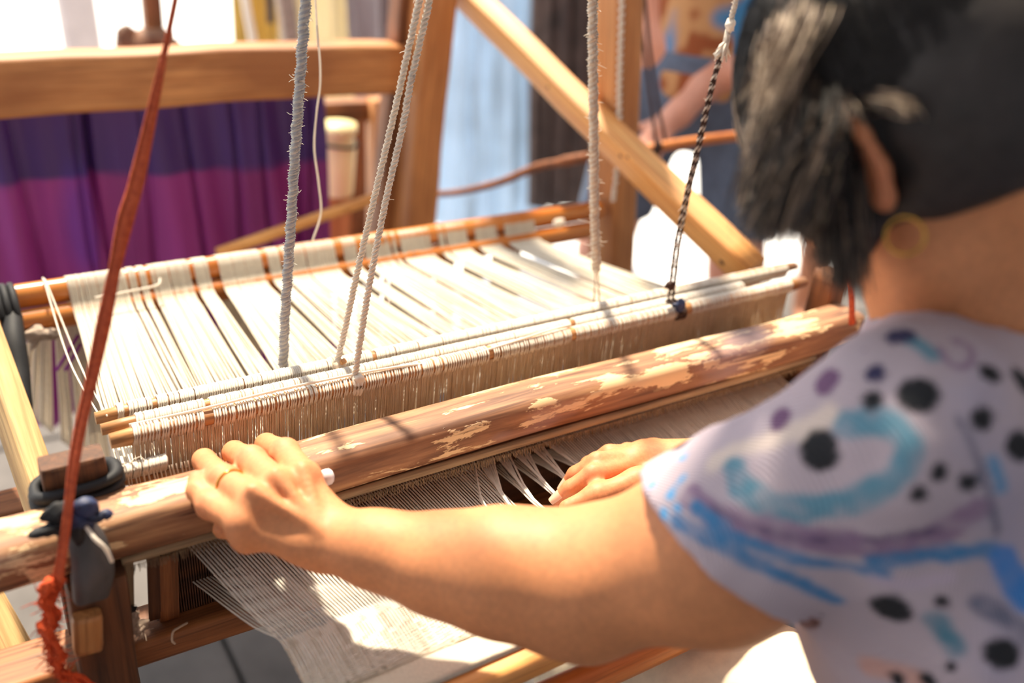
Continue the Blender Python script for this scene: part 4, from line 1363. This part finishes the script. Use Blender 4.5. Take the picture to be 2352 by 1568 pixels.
col = col * (1 - .7 * lips[:, None]) + np.array(lin((180, 90, 84))) * .7 * lips[:, None]
for sg in (-1, 1):
    br = np.exp(-(np.linalg.norm((V - H(.086, .030, sg * .032)) @ np.array(HA).T / np.array([.012, .004, .020]), axis=1)) ** 2)
    col = col * (1 - .8 * br[:, None]) + np.array(lin((50, 40, 36))) * .8 * br[:, None]
np_mesh('body', V, F, M['skin'], weaver, col)
for sg in (-1, 1):
    mb = MB(); blob(mb, H(.081, .011, sg * .030), .0105, 1, 0.0); e = mb.build('eye', M['plastic'], weaver)
    mb = MB(); blob(mb, H(.0895, .0105, sg * .030), .0048, 1, 0.0, sq=(.8, .8, .8)); mb.build('iris', M['black_rag'], e)
# gold ring on the ring finger, gold hoop in the ear
a, b = HL['r'][0], HL['r'][1]
ax = unit(b - a); c = a + (b - a) * .72; p1 = unit(np.cross(ax, (0, 0, 1))); p2 = np.cross(ax, p1)
th = np.linspace(0, 2 * PI, 33)
MB().tube(c + np.outer(np.cos(th), p1) * .0117 + np.outer(np.sin(th), p2) * .0117, .0012, 8, caps=False, flat=1.0).build('ring', M['gold'], weaver)
c = EAR - .004 * hf - .040 * hu + .008 * hs
MB().tube(c + np.outer(np.cos(th), unit(hf + .4 * hs)) * .010 + np.outer(np.sin(th), hu) * .010, .0009, 8, caps=False).build('earring', M['gold'], weaver)
# nails
def nail(c, d, n, s):
    d = unit(d); n = unit(n - d * np.dot(n, d)); w = np.cross(d, n)
    V = np.array([[c + d * s * (v - .5) * 1.3 + w * s * u * .55 * (1 - .25 * v * v) + n * (.0006 - .0022 * u * u) for u in np.linspace(-1, 1, 7)] for v in np.linspace(0, 1, 5)])
    return MB().slab(V, .0006, n)
nm = plain('nail', (240, 190, 164), .3, .03)
for j in (HR['i'], HR['m'], HR['r']):
    p2, p3 = R3(*j[2]), R3(*j[3])
    d = unit(p3 - p2); n = unit(np.array([-.3, -.2, 1.0])); n = unit(n - d * n.dot(d))
    nail(p3 + n * .0072 - d * .001, d, n, .009).build('nail', nm, weaver)

# ---- hair
cap = Field(HC - .20, HC + .20, .004)
cap.ell(H(-.012, .024, 0), HA, (.106, .103, .086), .01)
cap.ell(H(-.050, -.020, 0), HA, (.060, .055, .066), .04)
cap.ell(H(.035, -.002, .066), HA, (.030, .050, .014), .02)
cap.ell(H(.035, -.002, -.066), HA, (.030, .050, .014), .02)
cap.sub_ell(H(.110, -.040, 0), HA, (.062, .105, .078), .01)
for sg in (1, -1):
    cap.sub_ell(H(.088, .035, sg * .058), HA, (.040, .038, .035), .01)
for sg in (1, -1):
    cap.sub_ell(H(-.006, -.012, sg * .088), HA, (.024, .036, .022), .01)
cap.sub_ell(H(.01, -.105, 0), HA, (.10, .050, .12), .01)
hv, hfc = cap.mesh()
hv = hv + .0022 * vnoise(hv, 90, 2)[:, None] * unit(RGT)
hair = np_mesh('hair', smooth_mesh(hv, hfc, 2), hfc, M['hair_cap'], weaver)
SV, SF, SCOL = [], [], []
def strand(pts, r, colr):
    pts = np.asarray(pts); k = len(pts); t = np.gradient(pts, axis=0); t /= np.linalg.norm(t, axis=1, keepdims=True) + 1e-9
    a = np.cross(t, (.3, .2, 1)); a /= np.linalg.norm(a, axis=1, keepdims=True) + 1e-9; b = np.cross(t, a)
    rr = r * np.linspace(1, .35, k)[:, None]
    n0 = sum(len(x) for x in SV)
    ring = np.stack([pts + rr * (a * math.cos(q) + b * math.sin(q)) for q in (0, 2.1, 4.2)], 1)
    SV.append(ring.reshape(-1, 3)); SCOL.append(np.tile(colr, (k * 3, 1)))
    SF.append(np.array([(n0 + i * 3 + j, n0 + i * 3 + (j + 1) % 3, n0 + i * 3 + 3 + (j + 1) % 3, n0 + i * 3 + 3 + j) for i in range(k - 1) for j in range(3)]))
hbvh = BVHTree.FromPolygons(hv.tolist(), hfc.tolist())
def hair_d(px, py, default):
    r = ray(px, py); L = np.linalg.norm(r)
    h = hbvh.ray_cast(Vector(CAM), Vector(r / L))
    return default if h[0] is None else h[3] / L
HR_ = np.array([.106, .103, .086]); HCC = H(-.012, .024, 0)
def loc(p):
    return np.array([(p - HCC).dot(hf), (p - HCC).dot(hu), (p - HCC).dot(hs)])
down = np.array([0, 0, -1.0])
black, grey, white = np.array(lin((42, 38, 38))), np.array(lin((124, 104, 90))), np.array(lin((206, 184, 160)))
rg = np.random.default_rng(5)
ns = 0
while ns < 5200:
    d = unit(rg.normal(0, 1, 3))
    l = d * HR_
    p = HCC + l[0] * hf + l[1] * hu + l[2] * hs
    q = np.array([(p - HC).dot(hf), (p - HC).dot(hu), (p - HC).dot(hs)])
    if q[0] > .035 and q[1] < .045 + .0 * q[0]:
        continue
    if q[1] < -.05 or (abs(q[2]) > .04 and abs(q[0] + .006) < .026 and q[1] < .022):
        continue
    ns += 1
    side = abs(q[2]) / .08
    temple = np.clip((q[0] - .005) / .05, 0, 1) * np.clip(side * 1.3, 0, 1)
    # flow: away from the crown, backwards and down; at the temples forwards with gravity
    crown = H(-.03, .12, 0)
    flow = unit(p - crown) * 1.0 - .5 * hf * (1 - temple) - .5 * hu + down * (.25 + .9 * temple) + .25 * hf * temple
    L = (.045 + .03 * rg.random()) * (1 + .35 * temple)
    pts = [p]; v = unit(flow + rg.normal(0, .12, 3))
    for i in range(7):
        c = pts[-1]; n = unit((c - HCC) / HR_.mean())
        lc = loc(c) / HR_; rr = np.linalg.norm(lc)
        v = unit(v - n * max(-.0, v.dot(n)) * .9 * (1 - .5 * temple) + n * (1.015 - rr) * 4 + down * .10 + rg.normal(0, .05, 3))
        pts.append(c + v * L / 7)
    g = np.clip(temple * 1.1 + .15 * vnoise(p[None], 60, 4)[0] - .15, 0, 1)
    u = rg.random()
    c = black if u > g * .75 else (grey if rg.random() < .55 else white)
    strand(pts, .00062, c)
# longer grey locks falling from the temple before the ear, and the dark lock by the cheek
for (x0, y0, dd, x1, y1, d1, n, wd, cs) in ((1850, 180, .47, 1745, 520, .475, 240, 26, (black, black, grey, black)), (1900, 200, .465, 1800, 520, .465, 260, 26, (black, grey, black)), (1830, 330, .47, 1765, 530, .47, 200, 26, (white, grey, white, black)), (1885, 345, .47, 1840, 530, .47, 180, 24, (white, grey, black)), (1800, 120, .485, 1735, 420, .49, 200, 20, (grey, white, black, black)),
                                          (1905, 250, .46, 1870, 470, .455, 200, 22, (white, grey, black, black)), (1900, 330, .462, 1945, 640, .465, 320, 30, (black, black, black, grey)), (1870, 420, .464, 1900, 590, .466, 180, 24, (black, black, grey)),
                                          (1835, -20, .49, 1765, 240, .49, 240, 26, (white, grey, grey)), (1790, 60, .49, 1735, 330, .49, 120, 14, (grey, white, black)), (1760, 260, .49, 1715, 470, .49, 150, 18, (grey, white, grey, black)),
                                          (1905, 225, .46, 1985, 300, .452, 60, 14, (white, grey)), (1990, 235, .452, 2100, 255, .455, 70, 16, (grey, white, black))):
    for _ in range(n):
        j0, j1 = rg.normal(0, wd, 2), rg.normal(0, wd * .8, 2)
        dd = hair_d(x0 + j0[0], y0 + j0[1], .515); d1 = min(dd, hair_d(x1, y1, dd)) - .004
        a = P(x0 + j0[0], y0 + j0[1], d=dd + .001); b = P(x1 + j1[0] + j0[0] * .4, y1 + j1[1], d=d1 + rg.normal(0, .004))
        m1 = (a * .66 + b * .34) - FWD * .010 * rg.uniform(.3, 1) + rg.normal(0, .0016, 3); m2 = (a * .3 + b * .7) - FWD * .008 * rg.uniform(0, 1) + rg.normal(0, .002, 3)
        strand(spline([a + FWD * .006, m1, m2, b], 8), .00062, cs[rg.integers(len(cs))])
st = np_mesh('strands', np.concatenate(SV), np.concatenate(SF), M['hair'], hair, np.concatenate(SCOL))
st['kind'] = 'stuff'

# ---- printed shirt
shirt = Field((.22, -.16, .54), (1.02, .46, 1.22), .0032)
shirt.cap(PELV, CH, .150, .145, .05).cap(CH, NECK + (.01, -.02, -.075), .145, .072, .05)
shirt.cap(NECK + (0, -.015, -.066), SHL, .056, .056, .03).cap(NECK + (0, -.015, -.062), SHR, .064, .062, .05)
H0 = P(1692, 1258, d=.600); hn = unit(-.62 * RGT - .74 * UPC + .25 * FWD)
slv = [(H0, hn)]
shirt.cap(SHL, P(1480, 1335, d=.618), .056, .070, .03, cut=slv)
shirt.cap(P(2140, 1300, d=.53), P(1985, 1440, d=.575), .045, .020, .04)
shirt.sub_cap(H0 + (SHL - ELB) * .12, ELB, .060, .072)
shirt.sub_cap(NECK + (NECK - NB) * .1, NB, .066, .068)
shirt.sub_ell(NB, np.eye(3), (.070, .070, .070))
sv, sf = shirt.mesh()
sv = smooth_mesh(sv, sf, 4, .5)
# soft folds
nrm = np.zeros_like(sv)
tri = sv[sf]; fn = np.cross(tri[:, 2] - tri[:, 0], tri[:, 3] - tri[:, 1])
for k in range(4):
    for ax in range(3):
        nrm[:, ax] += np.bincount(sf[:, k], weights=fn[:, ax], minlength=len(sv))
nrm /= np.linalg.norm(nrm, axis=1, keepdims=True) + 1e-12
sv = sv + nrm * (.0030 * vnoise(sv * (1, 1, .6), 22, 7) + .0016 * vnoise(sv, 60, 8))[:, None]
base = np.array(lin((192, 178, 190)))
pc_ = np.tile(base, (len(sv), 1))
pc_ = pc_ * (1 + .06 * vnoise(sv, 24, 11))[:, None]
tree = BVHTree.FromPolygons(sv.tolist(), sf.tolist())
def hit(px, py):
    r = ray(px, py); r = r / np.linalg.norm(r)
    h = tree.ray_cast(Vector(CAM), Vector(r))
    return None if h[0] is None else np.array(h[0])
def paint(mask, c):
    global pc_
    pc_ = pc_ * (1 - mask[:, None]) + np.array(lin(c)) * mask[:, None]
def band(pts, wpx, c, edge=.35, mott=0.0, seed=0, amt=1.0):
    hp = [hit(*q) for q in pts]; hp = [q for q in hp if q is not None]
    if len(hp) < 2:
        return
    path = spline(hp, 40)
    d = np.full(len(sv), 9.0); near = np.linalg.norm(sv - path.mean(0), axis=1) < .35
    dd = np.min([np.linalg.norm(sv[near] - p, axis=1) for p in path], axis=0); d[near] = dd
    w = wpx * np.linalg.norm(path.mean(0) - CAM) / FPX / 2
    m = np.clip((w * (1 + .25 * vnoise(sv, 110, seed)) - d) / (w * edge), 0, 1)
    if mott:
        m = m * np.clip(.88 + mott * .45 * vnoise(sv, 130, seed + 3), 0, 1)
    paint(m * amt, c)
def dot(px, py, rpx, c, sx=1.0, seed=0):
    h = hit(px, py)
    if h is None:
        return
    r = rpx * np.linalg.norm(h - CAM) / FPX
    q = (sv - h) @ np.array([RGT, UPC, FWD]).T
    d = np.sqrt((q[:, 0] / sx) ** 2 + q[:, 1] ** 2 + q[:, 2] ** 2)
    paint(np.clip((r * (1 + .06 * vnoise(sv, 90, seed)) - d) / (r * .12), 0, 1), c)
TEAL, BLUE, MAUV, PLUM, NAVY, INK = (100, 148, 172), (70, 130, 184), (150, 124, 154), (120, 88, 124), (56, 54, 92), (34, 36, 42)
band([(2180, 700), (2250, 900), (2300, 1100), (2330, 1300), (2300, 1540)], 190, (176, 170, 196), .9, .0, 1, .6)  # soft lilac down the back: bluish shade put into the colour
band([(1640, 1060), (1700, 1030), (1800, 1000), (1900, 960)], 70, (238, 220, 206), .6, 0, 2, .7)  # soft cream along the shoulder: sunlight put into the colour
band([(1690, 1075), (1705, 1120), (1800, 1165), (1950, 1150), (2060, 1090), (2090, 1020), (2030, 968), (1950, 975)], 74, TEAL, .3, .9, 5)
band([(1590, 1140), (1660, 1190), (1780, 1225), (1930, 1245), (2100, 1250), (2250, 1170)], 74, MAUV, .3, 1.2, 9)
band([(1640, 1165), (1720, 1205), (1830, 1235), (1990, 1240), (2150, 1215)], 26, (96, 76, 112), .5, 1.6, 19)
band([(1600, 1165), (1700, 1235), (1850, 1290), (2030, 1320)], 40, BLUE, .3, .9, 13)
band([(2010, 1290), (2150, 1270), (2280, 1262)], 46, BLUE, .3, .9, 14)
band([(1560, 1200), (1680, 1265), (1820, 1330), (1920, 1380)], 46, BLUE, .3, .9, 15)
band([(2060, 770), (2110, 790), (2140, 815)], 46, TEAL, .4, .7, 17)
band([(2190, 780), (2230, 800), (2225, 840), (2180, 835), (2160, 800)], 22, MAUV, .5, .6, 18)
band([(2200, 960), (2240, 1040), (2270, 1130), (2290, 1220)], 22, (112, 112, 134), .5, 1.2, 22)
band([(2300, 1280), (2330, 1330), (2352, 1380)], 66, (56, 132, 212), .3, .3, 23)
band([(2280, 1060), (2300, 1120)], 34, (96, 150, 196), .4, .4, 24)
band([(2150, 1430), (2190, 1490)], 60, (84, 132, 156), .5, .9, 25)
band([(2250, 1390), (2340, 1440), (2352, 1460)], 60, (110, 112, 136), .5, 1.4, 26)
band([(1990, 1530), (2060, 1545), (2120, 1560)], 60, (206, 160, 150), .5, .2, 27)
band([(2010, 1330), (2100, 1340), (2180, 1325)], 40, (196, 180, 200), .5, .2, 28)
for q in ((2107, 905, 46), (2005, 920, 22), (1883, 1033, 49), (2045, 1398, 46), (2163, 1383, 17), (2157, 1085, 21), (2224, 1107, 22), (2110, 1135, 20), (2275, 857, 26), (2257, 962, 27), (2345, 1025, 36), (2350, 875, 34), (2300, 1503, 36), (2184, 1532, 13), (2345, 765, 14)):
    dot(*q, INK, seed=int(q[0]))
dot(2062, 1560, 16, INK, 1.6); dot(2130, 1562, 20, INK, 1.8)
dot(2280, 690, 26, NAVY, 1.6); dot(2068, 772, 32, NAVY); dot(2008, 857, 22, NAVY)
dot(1897, 875, 36, PLUM); dot(1793, 962, 32, PLUM); dot(2292, 627, 13, PLUM, 1.4); dot(1985, 803, 7, PLUM); dot(1965, 765, 22, PLUM, 1.5)
for q in ((1568, 1050, 12), (1566, 1098, 12), (1497, 1112, 11), (1540, 1140, 13), (1548, 1125, 9), (1524, 1182, 17), (1555, 1165, 12)):
    dot(*q, (96, 172, 230))
cc_ = (sv - CAM) @ ROT
px_, py_ = 1176 + FPX * cc_[:, 0] / cc_[:, 2], 784 + FPX * cc_[:, 1] / cc_[:, 2]
far = np.where((nrm @ FWD > .1) | (px_ > 2480) | (py_ > 1700))[0]
rg2 = np.random.default_rng(21)
for q in range(90):
    c = sv[far[rg2.integers(len(far))]]; r = rg2.choice([.004, .006, .009, .0115])
    d = np.linalg.norm(sv - c, axis=1)
    paint(np.clip((r * (1 + .06 * vnoise(sv, 90, q)) - d) / (r * .12), 0, 1), [INK, INK, PLUM, TEAL, BLUE][rg2.integers(5)])
np_mesh('shirt', sv, sf, M['shirt'], weaver, np.clip(pc_, 0, 1))

# ---- trousers over the lap
tr = Field((.28, -.22, .42), (.95, .56, .80), .006)
for kx, ky, px in ((.585, .43, .55), (.475, .52, .68)):
    pass
K1 = P(1790, 1500, Z=.695); K2 = P(1470, 1500, Z=.690)
tr.cap(PELV + (-.06, 0, .02), K1 + (0.0, .0, -.065), .095, .072, .02)
tr.cap(PELV + (.09, .02, .02), K2 + (0.02, .06, -.068), .095, .070, .02)
tr.cap(K1 + (0, 0, -.065), K1 + (0, .0, -.25), .072, .06, .02).cap(K2 + (.02, .06, -.068), K2 + (.02, .06, -.25), .07, .06, .02)
tv, tf = tr.mesh()
tv = smooth_mesh(tv, tf, 3)
tv = tv + (.004 * vnoise(tv, 18, 4) + .002 * vnoise(tv, 50, 5))[:, None] * np.array([0, 0, 1.0])
np_mesh('trousers', tv, tf, M['trouser'], weaver)
bench = thing('bench', 'plain wooden bench under the seated weaver', 'bench', (.62, -.02, 0))
beam('seat', (.30, -.04, .485), (.98, -.04, .485), .26, .035, M['loom_dark'], bench, wob=.001, seed=95)
for sx in (.36, .92):
    for sy in (-.13, .05):
        beam('leg', (sx, sy, 0), (sx, sy, .47), .04, .04, M['loom_dark'], bench, up=(1, 0, 0), wob=.001, seed=96)

# ------------------------------------------------------------------ two bystanders beyond the loom
def bystander(base, face, lab, skin, top_mat, short_mat, arms, hem, wide, lionprint=False):
    base = np.array(base, float); f = unit(np.array([face[0], face[1], 0.0])); l = np.cross((0, 0, 1.0), f)   # l: their left
    def B(a, b, z):
        return base + f * a + l * b + np.array([0, 0, z])
    t = thing('person', lab, 'person', base)
    lo, hi = base - (.5, .5, .02), base + (.5, .5, 1.72)
    b = Field(lo, hi, .0085)
    for s in (-1, 1):
        b.chain([B(0, s * .10, .93), B(.01, s * (.11 + wide), .50), B(-.01, s * (.12 + wide), .09)], [.085, .062, .045], .03)
        b.cap(B(-.03, s * (.12 + wide), .04), B(.12, s * (.14 + wide), .03), .04, .032, .03)
    b.cap(B(0, 0, .95), B(0, 0, 1.12), .12, .11, .06).cap(B(0, -.05, 1.25), B(0, .05, 1.25), .105, .105, .06).cap(B(0, -.14, 1.36), B(0, .14, 1.36), .055, .055, .05)
    b.cap(B(0, 0, 1.38), B(.01, 0, 1.50), .052, .05, .03)
    b.ell(B(.02, 0, 1.585), [f, l, (0, 0, 1)], (.095, .075, .115), .02)
    b.cap(B(.11, 0, 1.59), B(.12, 0, 1.565), .012, .015, .015)
    for s in (-1, 1):
        b.ell(B(.01, s * .078, 1.58), [f, l, (0, 0, 1)], (.018, .008, .03), .01)
    wr = []
    for a in arms:
        pts = [np.array(q, float) for q in a]
        b.chain(pts, [.050, .040, .028][:len(pts)], .03)
        e = unit(pts[-1] - pts[-2]); sd = unit(np.cross(e, (0, 0, 1)))
        b.cap(pts[-1], pts[-1] + e * .07, .026, .024, .02)
        for q in range(4):
            b.cap(pts[-1] + e * .07 + sd * (.027 - .018 * q), pts[-1] + e * (.135 - .012 * abs(q - 1.5)) + sd * (.030 - .020 * q) - np.array([0, 0, .02]), .0095, .008, .006)
        b.cap(pts[-1] + e * .02 + sd * .02, pts[-1] + e * .075 + sd * .055, .012, .009, .01)
    v, q = b.mesh(); np_mesh('body', smooth_mesh(v, q, 2), q, skin, t)
    c = Field(lo, hi, .0085)
    c.cap(B(0, 0, .93), B(0, 0, 1.12), .138, .128, .06).cap(B(0, -.05, 1.25), B(0, .05, 1.25), .122, .122, .06).cap(B(0, -.14, 1.35), B(0, .14, 1.35), .072, .072, .05)
    for a in arms:
        p0, p1 = np.array(a[0], float), np.array(a[1], float)
        n = unit(p1 - p0); c.cap(p0, p1, .066, .062, .04, cut=[(p0 + (p1 - p0) * .55, n)])
    c.sub_cap(B(0, 0, 1.37), B(.01, 0, 1.55), .07, .08)
    v, q = c.mesh(); v = smooth_mesh(v, q, 2)
    colr = None
    if lionprint:
        colr = np.tile(np.array(lin((70, 140, 196))), (len(v), 1))
        w = vnoise(v, 14, 5); w2 = vnoise(v, 40, 6)
        m = np.clip((w + .3) / .25, 0, 1)[:, None]; colr = colr * (1 - m) + np.array(lin((196, 150, 104))) * m
        m = np.clip((w - .15 + .4 * w2) / .2, 0, 1)[:, None]; colr = colr * (1 - m) + np.array(lin((150, 84, 48))) * m
        m = np.clip((np.abs((v - base) @ l) - .15) / .02, 0, 1)[:, None]; colr = colr * (1 - m) + np.array(lin((220, 92, 52))) * m
    np_mesh('tee_shirt', v, q, top_mat, t, colr)
    c = Field(lo, hi, .0085)
    c.cap(B(0, 0, .97), B(0, 0, .90), .137, .135, .05)
    for s in (-1, 1):
        p0, p1 = B(0, s * .10, .90), B(.01, s * (.11 + wide), .52)
        c.cap(p0, p1, .100, .086, .03, cut=[(np.array([0, 0, hem]), (0, 0, -1.0))])
    v, q = c.mesh(); np_mesh('shorts', smooth_mesh(v, q, 2), q, short_mat, t)
    c = Field(lo, hi, .0085)
    c.ell(B(-.005, 0, 1.61), [f, l, (0, 0, 1)], (.105, .088, .115), .02)
    c.sub_ell(B(.115, 0, 1.56), [f, l, (0, 0, 1)], (.075, .085, .10))
    v, q = c.mesh(); np_mesh('hair', smooth_mesh(v, q, 2), q, M['hair_cap'], t)
    return t
bA = P(1585, 300, d=2.1) * (1, 1, 0)
bB = P(1830, 300, d=2.9) * (1, 1, 0)
def Q(x, y, d):
    return P(x, y, d=d)
bystander(bA, CAM - bA, 'bystander in a blue and tan printed tee and grey blue shorts right of the post', M['bare'], M['lion'], M['denim'],
          [[bA + (-.12, .16, 1.33), Q(1508, 100, 1.98), Q(1735, 185, 1.90)], [bA + (.12, -.16, 1.33), Q(1760, 60, 2.02), Q(1560, 260, 1.90)]], .60, .05, True)
bystander(bB, CAM - bB, 'bystander in an orange red top and dark blue shorts beside the weaving person\'s head', M['bare_tan'], M['orange_top'], M['denim_dark'],
          [[bB + (-.14, .16, 1.33), bB + (-.20, .20, 1.03), bB + (-.26, .10, .84)], [bB + (.14, -.16, 1.33), bB + (.20, -.20, 1.03), bB + (.14, -.28, .84)]], .60, .03)
